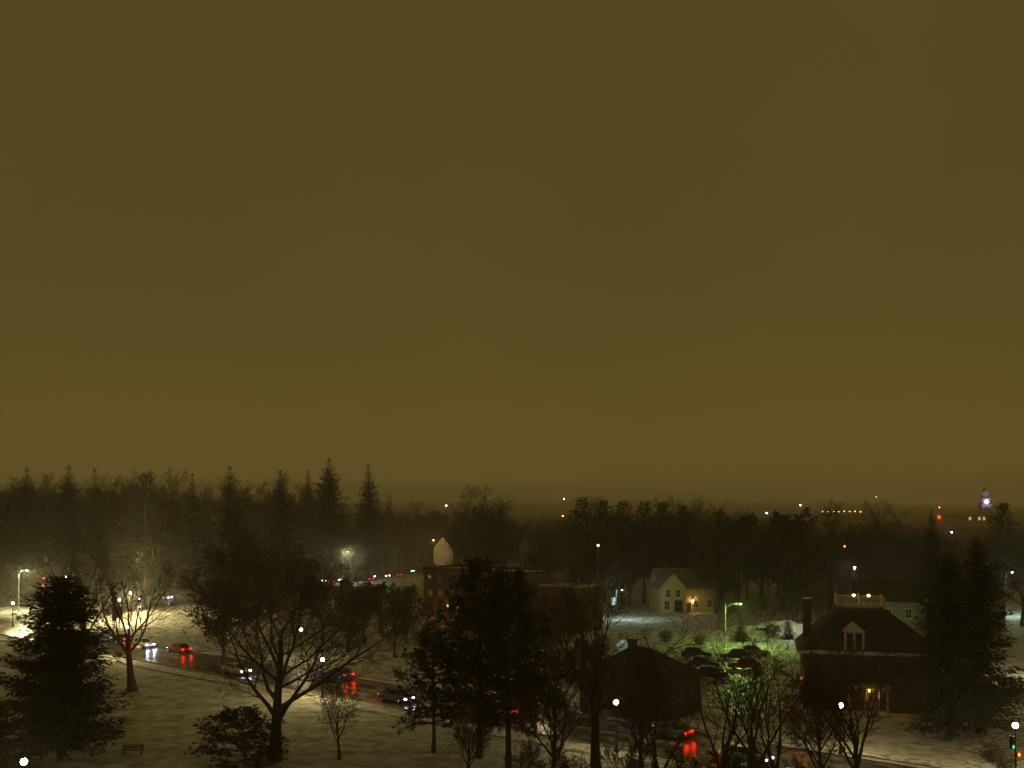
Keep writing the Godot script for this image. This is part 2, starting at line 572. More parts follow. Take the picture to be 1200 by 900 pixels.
# ---------------------------------------------------------------- cars
func car(label: String, at: Vector3, turn: float, paint: int, lights: String, group := "", beam := 0.0, snowy := false, tall := 1.0) -> Node3D:
	var t := thing("car", label, "car", at, turn, group)
	var bodyp := PackedVector2Array([Vector2(-2.22, 0.34), Vector2(-2.12, 0.24), Vector2(2.1, 0.24), Vector2(2.24, 0.36), Vector2(2.22, 0.62), Vector2(2.05, 0.76), Vector2(1.0, 0.93), Vector2(-1.5, 0.97), Vector2(-2.16, 0.93), Vector2(-2.26, 0.6)])
	for i in bodyp.size():
		bodyp[i].y *= lerpf(1.0, tall, 0.6)
	var top: float = bodyp[6].y
	var g := Geo.new()
	g.plate(bodyp, 0.88, 0.1)
	part("body", g, M.paint[paint], t)
	# glasshouse: a tapered cabin of dark glass under a painted roof
	var rh := 0.5 * tall
	var lo := [Vector3(1.0, top - 0.03, 0.78), Vector3(-1.75, top, 0.78)]
	var hi := [Vector3(0.2, top + rh, 0.6), Vector3(-1.15 - 0.35 * (tall - 1.0), top + rh, 0.6)]
	g = Geo.new()
	for s in [1.0, -1.0]:
		var a := Vector3(lo[1].x, lo[1].y, lo[1].z * s)
		var b := Vector3(hi[1].x, hi[1].y, hi[1].z * s)
		var c := Vector3(hi[0].x, hi[0].y, hi[0].z * s)
		var d := Vector3(lo[0].x, lo[0].y, lo[0].z * s)
		if s > 0: g.quad(a, b, c, d)
		else: g.quad(d, c, b, a)
	part("side_windows", g, M.glass, t)
	g = Geo.new()
	var z0: float = lo[0].z
	var z1: float = hi[0].z
	g.quad(Vector3(lo[0].x, lo[0].y, z0), Vector3(hi[0].x, hi[0].y, z1), Vector3(hi[0].x, hi[0].y, -z1), Vector3(lo[0].x, lo[0].y, -z0))
	part("windscreen", g, M.glass, t)
	g = Geo.new()
	g.quad(Vector3(lo[1].x, lo[1].y, -z0), Vector3(hi[1].x, hi[1].y, -z1), Vector3(hi[1].x, hi[1].y, z1), Vector3(lo[1].x, lo[1].y, z0))
	part("rear_window", g, M.glass, t)
	g = Geo.new()
	g.plate(PackedVector2Array([Vector2(hi[1].x - 0.06, top + rh - 0.03), Vector2(hi[0].x + 0.08, top + rh - 0.03), Vector2(hi[0].x - 0.06, top + rh + 0.035), Vector2(hi[1].x + 0.1, top + rh + 0.035)]), 0.64, 0.04)
	for s in [1.0, -1.0]:
		for e in [0, 1]:
			g.rod(Vector3(lo[e].x, lo[e].y - 0.02, 0.78 * s), Vector3(hi[e].x, hi[e].y, 0.6 * s), 0.04, 0.035, 6)
		g.rod(Vector3(-0.45, top - 0.02, 0.78 * s), Vector3(-0.5, top + rh, 0.61 * s), 0.035, 0.03, 6)
	part("roof", g, M.paint[paint], t)
	for q in [[1.36, 0.8], [1.36, -0.8], [-1.36, 0.8], [-1.36, -0.8]]:
		var w := MeshInstance3D.new()
		w = put("wheel", wheel_mesh, M.tyre, t)
		w.position = Vector3(q[0], 0.32, q[1])
		put("rim", rim_mesh, M.rim, w)
	for s in [1.0, -1.0]:
		g = Geo.new()
		g.ball(Vector3(2.17, 0.62 * lerpf(1.0, tall, 0.6), 0.62 * s), Vector3(0.09, 0.1, 0.2), 8, 10)
		var h := part("headlight", g, M.head if "h" in lights else M.glass, t)
		g = Geo.new()
		g.ball(Vector3(-2.2, 0.74 * lerpf(1.0, tall, 0.6), 0.66 * s), Vector3(0.09, 0.1, 0.19), 8, 10)
		part("tail_light", g, M.tail if "t" in lights else M.paint[1], t)
		if beam > 0.0 and "h" in lights:
			var l := SpotLight3D.new()
			l.name = "beam"
			l.position = Vector3(2.32, 0.62, 0.62 * s)
			l.rotation_degrees = Vector3(-4, -90, 0)
			l.light_color = Color(0.95, 0.95, 1.0)
			l.light_energy = beam
			l.light_size = 0.12
			l.spot_angle = 32.0
			l.spot_range = 60.0
			l.spot_attenuation = 2.0
			l.shadow_enabled = true
			t.add_child(l, true)
		if beam > 0.0 and "t" in lights:
			omni(t, Vector3(-2.42, 0.74, 0.66 * s), Color(1.0, 0.06, 0.03), 0.5, 0.1)
	for q in [Vector3(2.25, 0.36, 0), Vector3(-2.25, 0.4, 0)]:
		g = Geo.new()
		g.box(q, Vector3(0.06, 0.13, 1.5))
		part("bumper", g, M.pole, t)
	if snowy:
		g = Geo.new()
		g.plate(PackedVector2Array([Vector2(hi[1].x + 0.02, top + rh + 0.036), Vector2(hi[0].x - 0.02, top + rh + 0.036), Vector2(hi[0].x - 0.12, top + rh + 0.12), Vector2(hi[1].x + 0.1, top + rh + 0.13)]), 0.57, 0.05)
		g.plate(PackedVector2Array([Vector2(1.1, 0.93), Vector2(1.98, 0.79), Vector2(1.9, 0.87), Vector2(1.16, 0.99)]), 0.66, 0.03)
		part("snow_cover", g, M.snow, t)
	return t

var wheel_mesh: ArrayMesh
var rim_mesh: ArrayMesh

# ---------------------------------------------------------------- houses
# a window: a frame with its pane inside; turn 0 looks towards +z
func window(parent: Node, at: Vector3, turn: float, w: float, h: float, lit: Material = null, trim: Material = null) -> void:
	var b := Basis(Vector3.UP, deg_to_rad(turn))
	var g := Geo.new()
	for s in [-1.0, 1.0]:
		g.box(at + b * Vector3(s * (w * 0.5 + 0.04), 0, 0.03), Vector3(0.08, h + 0.16, 0.1), b)
		g.box(at + b * Vector3(0, s * (h * 0.5 + 0.04), 0.028), Vector3(w, 0.08, 0.1), b)
	g.box(at + b * Vector3(0, 0, 0.026), Vector3(w, 0.05, 0.06), b)
	g.box(at + b * Vector3(0, 0, 0.024), Vector3(0.04, h, 0.05), b)
	var f := part("window", g, trim if trim else M.white, parent)
	g = Geo.new()
	g.box(at + b * Vector3(0, 0, 0.008), Vector3(w, h, 0.012), b)
	part("pane", g, lit if lit else M.glass, f)
	g = Geo.new()
	g.box(at + b * Vector3(0, -h * 0.5 - 0.11, 0.06), Vector3(w + 0.24, 0.06, 0.16), b)
	part("sill", g, trim if trim else M.white, f)

# ridge runs along local x; the front faces local +z
func house(called: String, label: String, at: Vector3, turn: float, w: float, d: float, eave: float, ridge: float, wall: Material, roof: Material, hip := 0.0) -> Node3D:
	var t := thing(called, label, "house", at, turn)
	var hw := w * 0.5
	var hd := d * 0.5
	var g := Geo.new()
	g.box(Vector3(0, eave * 0.5, 0), Vector3(w, eave, d))
	if hip <= 0.0:
		for s in [-1.0, 1.0]:
			var a := Vector3(hw * s, eave, hd)
			var b := Vector3(hw * s, eave, -hd)
			var c := Vector3(hw * s, ridge, 0)
			if s > 0: g.tri(a, c, b)
			else: g.tri(b, c, a)
	part("wall", g, wall, t)
	g = Geo.new()
	var ov := 0.45
	var sl := (ridge - eave) / hd
	var lowy := eave - ov * sl
	var rx := hw + ov - hip
	for s in [-1.0, 1.0]:
		var a := Vector3(-hw - ov, lowy, (hd + ov) * s)
		var b := Vector3(hw + ov, lowy, (hd + ov) * s)
		var c := Vector3(rx, ridge, 0)
		var e := Vector3(-rx, ridge, 0)
		var up := Vector3(0, 0.22, 0)
		if s > 0:
			g.quad(a + up, e + up, c + up, b + up); g.quad(b, c, e, a); g.quad(a, a + up, b + up, b)
		else:
			g.quad(b + up, c + up, e + up, a + up); g.quad(a, e, c, b); g.quad(b, b + up, a + up, a)
	for s in [-1.0, 1.0]:
		var a := Vector3((hw + ov) * s, lowy, hd + ov)
		var b := Vector3((hw + ov) * s, lowy, -hd - ov)
		var c := Vector3(rx * s, ridge, 0)
		var up := Vector3(0, 0.22, 0)
		if hip > 0.0:
			if s > 0:
				g.tri(a + up, c + up, b + up)
				g.quad(a, a + up, b + up, b)
			else:
				g.tri(b + up, c + up, a + up)
				g.quad(b, b + up, a + up, a)
		else:
			g.quad(a, a + up, c + up, c); g.quad(c, c + up, b + up, b)
	part("roof", g, roof, t)
	return t

func chimney(t: Node, at: Vector3, w: float, d: float, h: float, m: Material) -> void:
	var g := Geo.new()
	g.box(at + Vector3(0, h * 0.5, 0), Vector3(w, h, d))
	g.box(at + Vector3(0, h + 0.08, 0), Vector3(w + 0.2, 0.18, d + 0.2))
	var c := part("chimney", g, m, t)
	g = Geo.new()
	g.box(at + Vector3(0, h + 0.21, 0), Vector3(w + 0.1, 0.08, d + 0.1))
	part("snow_cap", g, M.snow, c)

func door(t: Node, at: Vector3, turn: float, w: float, h: float, m: Material) -> void:
	var b := Basis(Vector3.UP, deg_to_rad(turn))
	var g := Geo.new()
	g.box(at + b * Vector3(0, h * 0.5, 0.03), Vector3(w, h, 0.08), b)
	var o := part("door", g, m, t)
	g = Geo.new()
	for s in [-1.0, 1.0]: g.box(at + b * Vector3(s * (w * 0.5 + 0.07), h * 0.5, 0.05), Vector3(0.14, h, 0.14), b)
	g.box(at + b * Vector3(0, h + 0.09, 0.05), Vector3(w + 0.34, 0.18, 0.16), b)
	part("door_frame", g, M.white, o)
	g = Geo.new()
	g.ball(at + b * Vector3(w * 0.38, 1.0, 0.1), Vector3.ONE * 0.05, 6, 8)
	part("handle", g, M.steel, o)

# a sheet along a line of points, its edges at -right .. +left of it
func ribbon(pts: Array, a: float, b: float, y: float, g: Geo = null) -> Geo:
	if g == null: g = Geo.new()
	for i in pts.size() - 1:
		var r := []
		for k in [i, i + 1]:
			var dir: Vector3 = (pts[mini(k + 1, pts.size() - 1)] - pts[maxi(k - 1, 0)]).normalized()
			var side := Vector3(dir.z, 0, -dir.x)
			r.append(pts[k] + side * a + Vector3.UP * y)
			r.append(pts[k] + side * b + Vector3.UP * y)
		g.quad(r[1], r[3], r[2], r[0])
	return g

func kerb(pts: Array, off: float, g: Geo) -> void:
	var w := 0.16
	for i in pts.size() - 1:
		var dir: Vector3 = (pts[i + 1] - pts[i])
		var side := Vector3(dir.z, 0, -dir.x).normalized()
		var mid: Vector3 = (pts[i] + pts[i + 1]) * 0.5 + side * off
		g.box(mid + Vector3(0, 0.07, 0), Vector3(dir.length(), 0.14, w), Basis(dir.normalized(), Vector3.UP, dir.normalized().cross(Vector3.UP)))

func slab(x0: float, x1: float, z0: float, z1: float, y: float) -> Geo:
	var g := Geo.new()
	g.quad(Vector3(x0, y, z1), Vector3(x0, y, z0), Vector3(x1, y, z0), Vector3(x1, y, z1))
	return g

func patch(pts: Array, y: float) -> Geo:
	var p2 := PackedVector2Array()
	for p in pts: p2.append(Vector2(p.x, p.z))
	var g := Geo.new()
	var t := Geometry2D.triangulate_polygon(p2)
	for i in range(0, t.size(), 3):
		var a := Vector3(p2[t[i]].x, y, p2[t[i]].y)
		var b := Vector3(p2[t[i + 1]].x, y, p2[t[i + 1]].y)
		var c := Vector3(p2[t[i + 2]].x, y, p2[t[i + 2]].y)
		if (c - a).cross(b - a).y < 0.0: g.tri(a, c, b)
		else: g.tri(a, b, c)
	return g

# ---------------------------------------------------------------- the place
func _ready() -> void:
	# camera: at a window 22 m up, lens shifted upwards so that the horizon lies low in the frame
	var cam := Camera3D.new()
	cam.name = "camera"
	cam.position = Vector3(0, 22, 0)
	cam.set_frustum(0.382, Vector2(0, 0.0637), 0.5, 4000.0)
	add_child(cam)
	cam.current = true
	# sky: low cloud lit brown by the town
	var sm := ProceduralSkyMaterial.new()
	sm.sky_top_color = lin(0.0865, 0.0615, 0.0136)
	sm.sky_horizon_color = lin(0.15, 0.104, 0.025)
	sm.sky_curve = 0.075
	sm.ground_horizon_color = lin(0.10, 0.07, 0.013)
	sm.ground_bottom_color = lin(0.05, 0.036, 0.008)
	sm.sun_angle_max = 0.1
	# faint unevenness of the low cloud
	var cn := FastNoiseLite.new()
	cn.seed = 12
	cn.frequency = 0.012
	cn.fractal_octaves = 5
	var cover := cn.get_seamless_image(1024, 512)
	cover.convert(Image.FORMAT_RGBA8)
	for y in 512:
		for x in 1024:
			cover.set_pixel(x, y, Color(0.43, 0.36, 0.2, 0.035 * smoothstep(0.25, 0.8, cover.get_pixel(x, y).r)))
	sm.sky_cover = ImageTexture.create_from_image(cover)
	var sky := Sky.new()
	sky.sky_material = sm
	var env := Environment.new()
	env.background_mode = Environment.BG_SKY
	env.sky = sky
	env.tonemap_mode = Environment.TONE_MAPPER_LINEAR
	env.tonemap_exposure = 1.0
	env.fog_enabled = true
	env.fog_density = 0.0006
	env.fog_light_color = Color(0.96, 0.93, 0.88)
	env.volumetric_fog_enabled = true
	env.volumetric_fog_density = 0.0
	env.sdfgi_enabled = true
	env.ssao_enabled = true
	env.ssil_enabled = true
	var we := WorldEnvironment.new()
	we.name = "environment"
	we.environment = env
	add_child(we)

	# low mist lying in the wood beyond the houses
	for q in [[Vector3(0, -4, -680), Vector3(1700, 66, 960), 0.0016], [Vector3(-120, -2, -520), Vector3(900, 78, 640), 0.0009]]:
		var mist := FogVolume.new()
		mist.name = numbered("mist")
		mist.shape = RenderingServer.FOG_VOLUME_SHAPE_ELLIPSOID
		mist.position = q[0]
		mist.size = q[1]
		var fm := FogMaterial.new()
		fm.density = q[2]
		fm.albedo = Color(0.96, 0.93, 0.88)
		mist.material = fm
		mist.set_meta("kind", "stuff")
		mist.set_meta("label", "low mist lying in the far wood")
		add_child(mist)

	make_materials()
	rng.seed = 4
	print("materials")

	# ------------------------------------------------ ground and streets
	var ground := Geo.new()
	for i in 24:
		for j in 20:
			var x0 := lerpf(-900, 900, i / 24.0)
			var x1 := lerpf(-900, 900, (i + 1) / 24.0)
			var z0 := lerpf(-1050, 60, j / 20.0)
			var z1 := lerpf(-1050, 60, (j + 1) / 20.0)
			ground.quad(Vector3(x0, 0, z1), Vector3(x0, 0, z0), Vector3(x1, 0, z0), Vector3(x1, 0, z1))
	struct("ground", ground, M.ground, "snow-dusted lawns and open ground of the town")
	var main_a := Vector3(-180, 0, -263)
	var main_b := Vector3(70, 0, -48.7)
	var main_line := []
	for i in 26: main_line.append(main_a.lerp(main_b, i / 25.0))
	struct("road", ribbon(main_line, -5.3, 5.3, 0.008), M.road, "wet dark road crossing the picture from left to lower right")
	var kg := Geo.new()
	kerb(main_line, -5.4, kg)
	kerb(main_line, 5.4, kg)
	struct("kerb", kg, M.kerb, "kerbs along the main road")
	var wg := ribbon(main_line, 6.8, 8.6, 0.1)
	ribbon(main_line, -8.8, -7.0, 0.1, wg)
	struct("pavement", wg, M.walk, "snowy pavements on both sides of the main road")
	var marks := Geo.new()
	for i in 64:
		var t0 := i / 64.0
		ribbon([main_a.lerp(main_b, t0), main_a.lerp(main_b, t0 + 0.0156)], -0.22, -0.1, 0.013, marks)
		ribbon([main_a.lerp(main_b, t0), main_a.lerp(main_b, t0 + 0.0156)], 0.1, 0.22, 0.013, marks)
	struct("road_marking", marks, M.yellow, "worn double yellow line down the main road")
	var cross_line := [Vector3(-98, 0, -186), Vector3(-90, 0, -216), Vector3(-80, 0, -250), Vector3(-60, 0, -306), Vector3(-40, 0, -366), Vector3(-12, 0, -460), Vector3(30, 0, -600)]
	struct("side_street", ribbon(cross_line, -4.6, 4.6, 0.004), M.road, "side street running away behind the junction at the left")
	var right_line := [Vector3(41, 0, -82), Vector3(54, 0, -112), Vector3(66, 0, -136), Vector3(108, 0, -214), Vector3(150, 0, -290)]
	struct("side_street", ribbon(right_line, -3.6, 3.6, 0.004), M.walk, "snow-covered side street at the right edge")
	struct("parking_lot", patch([Vector3(12, 0, -118), Vector3(30, 0, -106), Vector3(40, 0, -165), Vector3(18, 0, -172)], 0.006), M.lot, "slushy parking lot behind the hip-roofed house")
	struct("lit_lot", patch([Vector3(-112, 0, -205), Vector3(-98, 0, -218), Vector3(-92, 0, -262), Vector3(-130, 0, -275), Vector3(-150, 0, -240)], 0.006), M.lot_snow, "brightly lit snowy lot beside the junction")
	struct("lit_corner", patch([Vector3(-82, 0, -194), Vector3(-60, 0, -175), Vector3(-46, 0, -196), Vector3(-60, 0, -262), Vector3(-74, 0, -250)], 0.006), M.lot_snow, "brightly lit snowy corner right of the junction")
	struct("driveway", patch([Vector3(22, 0, -206), Vector3(25, 0, -196), Vector3(37, 0, -205), Vector3(40, 0, -216)], 0.006), M.lot_snow, "snowy forecourt of the yellow house")
	print("ground")

	# ------------------------------------------------ shapes shared between trees
	var wheel_g := Geo.new()
	for s in [[Vector3(0, 0, -0.11), Vector3(0, 0, 0.11)]]:
		wheel_g.tube(PackedVector3Array([Vector3(0, 0, -0.112), Vector3(0, 0, -0.11), Vector3(0, 0, 0.11), Vector3(0, 0, 0.112)]), PackedFloat32Array([0.02, 0.32, 0.32, 0.02]), 14)
	wheel_mesh = wheel_g.mesh()
	var rim_g := Geo.new()
	rim_g.tube(PackedVector3Array([Vector3(0, 0, -0.118), Vector3(0, 0, -0.116), Vector3(0, 0, 0.116), Vector3(0, 0, 0.118)]), PackedFloat32Array([0.01, 0.2, 0.2, 0.01]), 10)
	rim_mesh = rim_g.mesh()

	var vase := {"fork": 0.42, "lean0": 22.0, "lean1": 44.0, "lift": 0.07, "limb": 9.5, "bole": 0.42, "kids": [9, 8, 7, 5]}
	var bare := []
	bare.append(bare_tree(101, 18.0, 0.36, vase))
	bare.append(bare_tree(102, 18.0, 0.34, {"fork": 0.35, "lean0": 30.0, "lean1": 62.0, "lift": 0.1, "limb": 7.6, "bole": 0.62, "kids": [13, 8, 7, 5]}))
	bare.append(bare_tree(103, 18.0, 0.3, {"fork": 0.3, "lean0": 26.0, "lean1": 50.0, "lift": 0.09, "limb": 6.6, "bole": 0.72, "kids": [15, 7, 7, 5]}))
	bare.append(bare_tree(104, 18.0, 0.4, {"fork": 0.5, "lean0": 30.0, "lean1": 58.0, "lift": 0.06, "limb": 9.0, "bole": 0.45, "kids": [10, 9, 7, 5]}))
	bare.append(bare_tree(105, 18.0, 0.3, {"fork": 0.25, "lean0": 20.0, "lean1": 38.0, "lift": 0.08, "limb": 9.5, "bole": 0.5, "kids": [11, 8, 7, 5]}))
	print("bare trees")
	var oak := []
	for k in 2:
		oak.append(bare_tree(151 + k, 16.0, 0.34, {"fork": 0.25, "lean0": 26.0, "lean1": 64.0, "lift": 0.07, "limb": 6.6, "bole": 0.62, "kids": [13, 8, 6, 4], "leaf": Geo.new()}))
	var spr := []
	spr.append(spruce(201, 30.0, 7.6, 0.85, 0.06, 0.74, 1.5, 0.3))
	spr.append(spruce(202, 30.0, 6.8, 0.85, 0.1, 0.8, 1.5, 0.3))
	spr.append(spruce(203, 6.0, 1.5, 1.3, 0.03))
	var pin := []
	pin.append(pine(301, 24.0, 4.6, 0.2, 0.9))
	pin.append(pine(302, 24.0, 4.0, 0.25, 0.9))
	print("conifers")

	# ------------------------------------------------ trees in front
	var kind: Array = bare_tree(401, 18.5, 0.42, {"fork": 0.28, "lean0": 24.0, "lean1": 66.0, "lift": 0.07, "limb": 9.8, "bole": 0.52, "kids": [13, 9, 8, 6]})
	tree(kind, "bare_tree", "large spreading bare tree left of the small bare tree, in front of the road", Vector3(-21.00, 0, -89), 40.0, Vector3(1.34, 1.12, 1.34))
	kind = bare_tree(402, 18.0, 0.5, {"fork": 0.62, "lean0": 26.0, "lean1": 66.0, "lift": 0.07, "limb": 11.0, "bole": 0.36, "kids": [9, 8, 7, 4]})
	tree(kind, "bare_tree", "bare tree with a thick trunk on open snow beside the junction", Vector3(-46.65, 0, -123.5), 160.0, Vector3.ONE * 1.1)
	kind = bare_tree(403, 16.0, 0.34, {"fork": 0.3, "lean0": 18.0, "lean1": 46.0, "lift": 0.08, "limb": 8.8, "bole": 0.42, "kids": [9, 7, 6, 4]})
	tree(kind, "bare_tree", "vase-shaped bare tree behind the big left conifer, below the arm lamps", Vector3(-64.18, 0, -150), 20.0, Vector3.ONE * 1.35)
	kind = bare_tree(404, 8.4, 0.16, {"fork": 0.4, "lean0": 22.0, "lean1": 58.0, "lift": 0.06, "limb": 4.3, "bole": 0.45, "kids": [9, 8, 6, 4]})
	tree(kind, "bare_tree", "small bare tree standing alone on the lawn before the road", Vector3(-15.35, 0, -89.5), 200.0)
	kind = bare_tree(405, 20.0, 0.5, {"fork": 0.5, "lean0": 16.0, "lean1": 44.0, "lift": 0.05, "limb": 10.5, "bole": 0.46, "kids": [7, 8, 7, 5], "tilt": -0.06})
	tree(kind, "bare_tree", "tall bare tree with heavy forking limbs right of the two pines", Vector3(6.79, 0, -80), 70.0)
	kind = bare_tree(406, 12.0, 0.25, {"fork": 0.2, "lean0": 12.0, "lean1": 34.0, "lift": 0.06, "limb": 7.8, "bole": 0.35, "kids": [7, 6, 5, 4], "tilt": 0.1})
	var stems := [[842, 80.0, 0.0, 1.12, "slim bare tree with ascending stems, leftmost of the roadside thicket"], [884, 79.0, 90.0, 1.22, "slim bare tree in the middle of the roadside thicket, tallest there"], [912, 77.0, 200.0, 1.08, "bare tree leaning right at the right end of the roadside thicket"], [775, 79.0, 140.0, 0.95, "low bare tree below the hip-roofed house, by the near kerb"]]
	for s in stems:
		tree(kind, "bare_tree", s[4], Vector3((s[0] - 600.0) / 1178.0 * s[1], 0, -s[1]), s[2], Vector3.ONE * float(s[3]), null, "slim trees along the near kerb")
	kind = bare_tree(409, 8.0, 0.09, {"fork": 0.08, "lean0": 14.0, "lean1": 52.0, "lift": 0.07, "limb": 4.6, "bole": 0.34, "kids": [13, 8, 7, 5]})
	var brush := [[618, 78.0, 0.65, "twiggy tall shrub right of the two pine trunks at the bottom edge"], [662, 74.0, 0.72, "twiggy tall shrub left of the thick forking trunk at the bottom edge"], [735, 75.0, 0.76, "twiggy tall shrub right of the thick forking trunk at the bottom edge"], [802, 74.0, 0.72, "twiggy tall shrub below the hip-roofed house at the bottom edge"], [862, 72.5, 0.83, "twiggy tall shrub in the middle of the roadside thicket at the bottom edge"], [942, 73.0, 0.65, "twiggy tall shrub at the right end of the roadside thicket"], [520, 76.0, 0.40, "low twiggy shrub below the shorter pine at the bottom edge"]]
	for s in brush:
		tree(kind, "tall_shrub", s[3], Vector3((s[0] - 600.0) / 1178.0 * s[1], 0, -s[1]), s[0] * 13.0, Vector3.ONE * float(s[2]), null, "twiggy shrubs along the bottom edge", "shrub")
	kind = bare_tree(410, 15.0, 0.28, {"fork": 0.18, "lean0": 22.0, "lean1": 62.0, "lift": 0.06, "limb": 6.8, "bole": 0.5, "kids": [14, 10, 8, 6]})
	var dense := [[648, 82.0, 0.86, 20.0, "densely twigged bare tree between the pine trunks and the thick forking trunk"], [752, 84.0, 0.82, 150.0, "densely twigged bare tree before the hip-roofed house"], [962, 80.0, 0.7, 260.0, "densely twigged bare tree left of the vase-shaped one by the porch"], [548, 83.0, 0.5, 80.0, "small densely twigged bare tree between the pine trunks at the bottom edge"]]
	for s in dense:
		tree(kind, "bare_tree", s[4], Vector3((s[0] - 600.0) / 1178.0 * s[1], 0, -s[1]), s[3], Vector3.ONE * float(s[2]), null, "densely twigged trees along the bottom edge")
	kind = bare_tree(407, 10.8, 0.24, {"fork": 0.3, "lean0": 14.0, "lean1": 44.0, "lift": 0.07, "limb": 6.2, "bole": 0.34, "kids": [9, 8, 7, 5]})
	tree(kind, "bare_tree", "vase-shaped bare tree before the lamp-lit porch of the balustraded house", Vector3(26.82, 0, -78), 10.0, Vector3(1.3, 1.36, 1.3))
	kind = spruce(411, 16.4, 6.9, 2.8, 0.12, 0.54, 0.95, 0.4)
	tree(kind, "spruce", "broad dark spruce at the left edge, hiding part of the junction", Vector3(-40.04, 0, -89), 0.0, Vector3.ONE, M.needle)
	kind = spruce(412, 11.0, 4.2, 1.5, 0.05, 0.7)
	tree(kind, "spruce", "dark spruce cut off by the lower left corner", Vector3(-41.70, 0, -80), 0.0, Vector3(1, 0.72, 1), M.needle)
	kind = pine(417, 6.2, 4.3, 0.06, 1.5)
	tree(kind, "pine", "low spreading dark conifer at the foot of the large spreading bare tree", Vector3(-23.46, 0, -88), 50.0, Vector3(1.15, 0.75, 1.15), M.needle_b)
	kind = pine(413, 17.5, 4.9, 0.22, 1.6)
	tree(kind, "pine", "dense dark pine with the left of two bare trunks at bottom centre", Vector3(-2.90, 0, -90), 0.0, Vector3(1.0, 1, 1.0), M.pine)
	tree(kind, "pine", "dense dark pine with the right of two bare trunks at bottom centre", Vector3(-0.29, 0, -86), 130.0, Vector3(0.95, 0.96, 0.95), M.pine)
	kind = pine(414, 11.0, 3.4, 0.25, 1.1)
	tree(kind, "pine", "shorter pine with open low branches left of the two tall pines", Vector3(-7.19, 0, -92), 20.0, Vector3(1.1, 1.0, 1.1), M.pine)
	tree(kind, "pine", "shorter pine filling the gap behind the two tall pines", Vector3(2.33, 0, -98), 200.0, Vector3(1.15, 1.1, 1.15), M.pine)
	kind = spruce(415, 19.4, 5.4, 1.7, 0.1, 0.66, 1.0, 0.3)
	tree(kind, "spruce", "dark spruce, left of the joined pair at the right, trunk bare below", Vector3(42.16, 0, -97), 0.0, Vector3(1, 0.95, 1), M.needle)
	tree(kind, "spruce", "dark spruce, right and taller of the joined pair at the right", Vector3(46.35, 0, -100), 110.0, Vector3(1, 1.02, 1), M.needle)
	var oaks := [[262, 146.0, 12.0, "dry-leaved oak beyond the road, right of the red-lit car"], [262, 168.0, 16.0, "tall dry-leaved oak behind the crown of the spreading bare tree"], [300, 156.0, 14.5, "dry-leaved oak directly behind the spreading bare tree"], [343, 182.0, 14.5, "dry-leaved oak above the globe lamp among twigs"], [427, 168.0, 10.0, "low dry-leaved oak beyond the road, left of the brick building"], [462, 152.0, 8.0, "low dry-leaved oak at the left end of the brick building"], [502, 139.0, 7.0, "dry-leaved oak before the brick building, left of the pines"], [545, 133.0, 10.0, "dry-leaved oak behind the left of the two tall pines"], [604, 143.0, 12.0, "tall dry-leaved oak behind the right of the two tall pines"], [648, 134.0, 10.0, "dry-leaved oak above the globe lamp right of the pines"], [664, 154.0, 9.5, "dry-leaved oak before the lower brick wing"], [378, 172.0, 9.5, "dry-leaved oak beyond the road, above the globe lamp by the small bare tree"], [408, 158.0, 8.5, "low dry-leaved oak right of that lamp, near the road"], [446, 182.0, 9.0, "dry-leaved oak left of the brick building's corner"], [402, 200.0, 8.5, "dry-leaved oak below the side street's row of cars"], [476, 168.0, 9.5, "dry-leaved oak touching the left corner of the brick building"], [352, 214.0, 10.5, "dry-leaved oak below the round evergreen"], [290, 205.0, 17.5, "dry-leaved oak rising behind the spreading bare tree"], [688, 111.0, 8.0, "low dry-leaved oak at the left end of the hip-roofed house"], [838, 222.0, 15.0, "dry-leaved oak right of the yellow house"], [866, 236.0, 21.0, "dry-leaved oak above the pale lot pole"], [896, 226.0, 17.5, "dry-leaved oak above the left part of the snow bank"], [918, 230.0, 21.5, "dry-leaved oak behind the snow bank, right of its crest"], [946, 214.0, 16.0, "dry-leaved oak above the left chimney of the balustraded house"], [972, 222.0, 21.0, "dry-leaved oak above the left end of the roof deck"], [1000, 226.0, 18.0, "dry-leaved oak above the middle of the roof deck"], [1032, 218.0, 21.0, "dry-leaved oak above the right end of the roof deck"], [1060, 232.0, 19.0, "dry-leaved oak above the right chimney of the balustraded house"], [1088, 220.0, 20.5, "dry-leaved oak left of the joined spruces"], [816, 246.0, 22.5, "tall dry-leaved oak behind the yellow house's right end"], [664, 206.0, 17.0, "dry-leaved oak behind the lower brick wing"], [636, 222.0, 18.0, "dry-leaved oak behind the long brick building's right end"], [694, 214.0, 18.0, "dry-leaved oak left of the lit sign box"]]
	for s in oaks:
		var k: float = s[2] / 15.0
		if s[1] > 200.0 and int(s[0]) % 4 < 2:
			k = s[2] / 16.5
			tree(bare[int(s[0]) % 5], "bare_tree", s[3].replace("dry-leaved oak", "bare tree"), Vector3((s[0] - 600.0) / 1178.0 * s[1], 0, -s[1]), s[0] * 11.0, Vector3(k * 1.2, k, k * 1.2), null, "bare trees behind the houses")
			continue
		tree(oak[int(s[0]) % 2], "oak", s[3], Vector3((s[0] - 600.0) / 1178.0 * s[1], 0, -s[1]), s[0] * 11.0, Vector3(k * 1.1, k, k * 1.1), null, "dry-leaved oaks beyond the road")
	print("front trees")

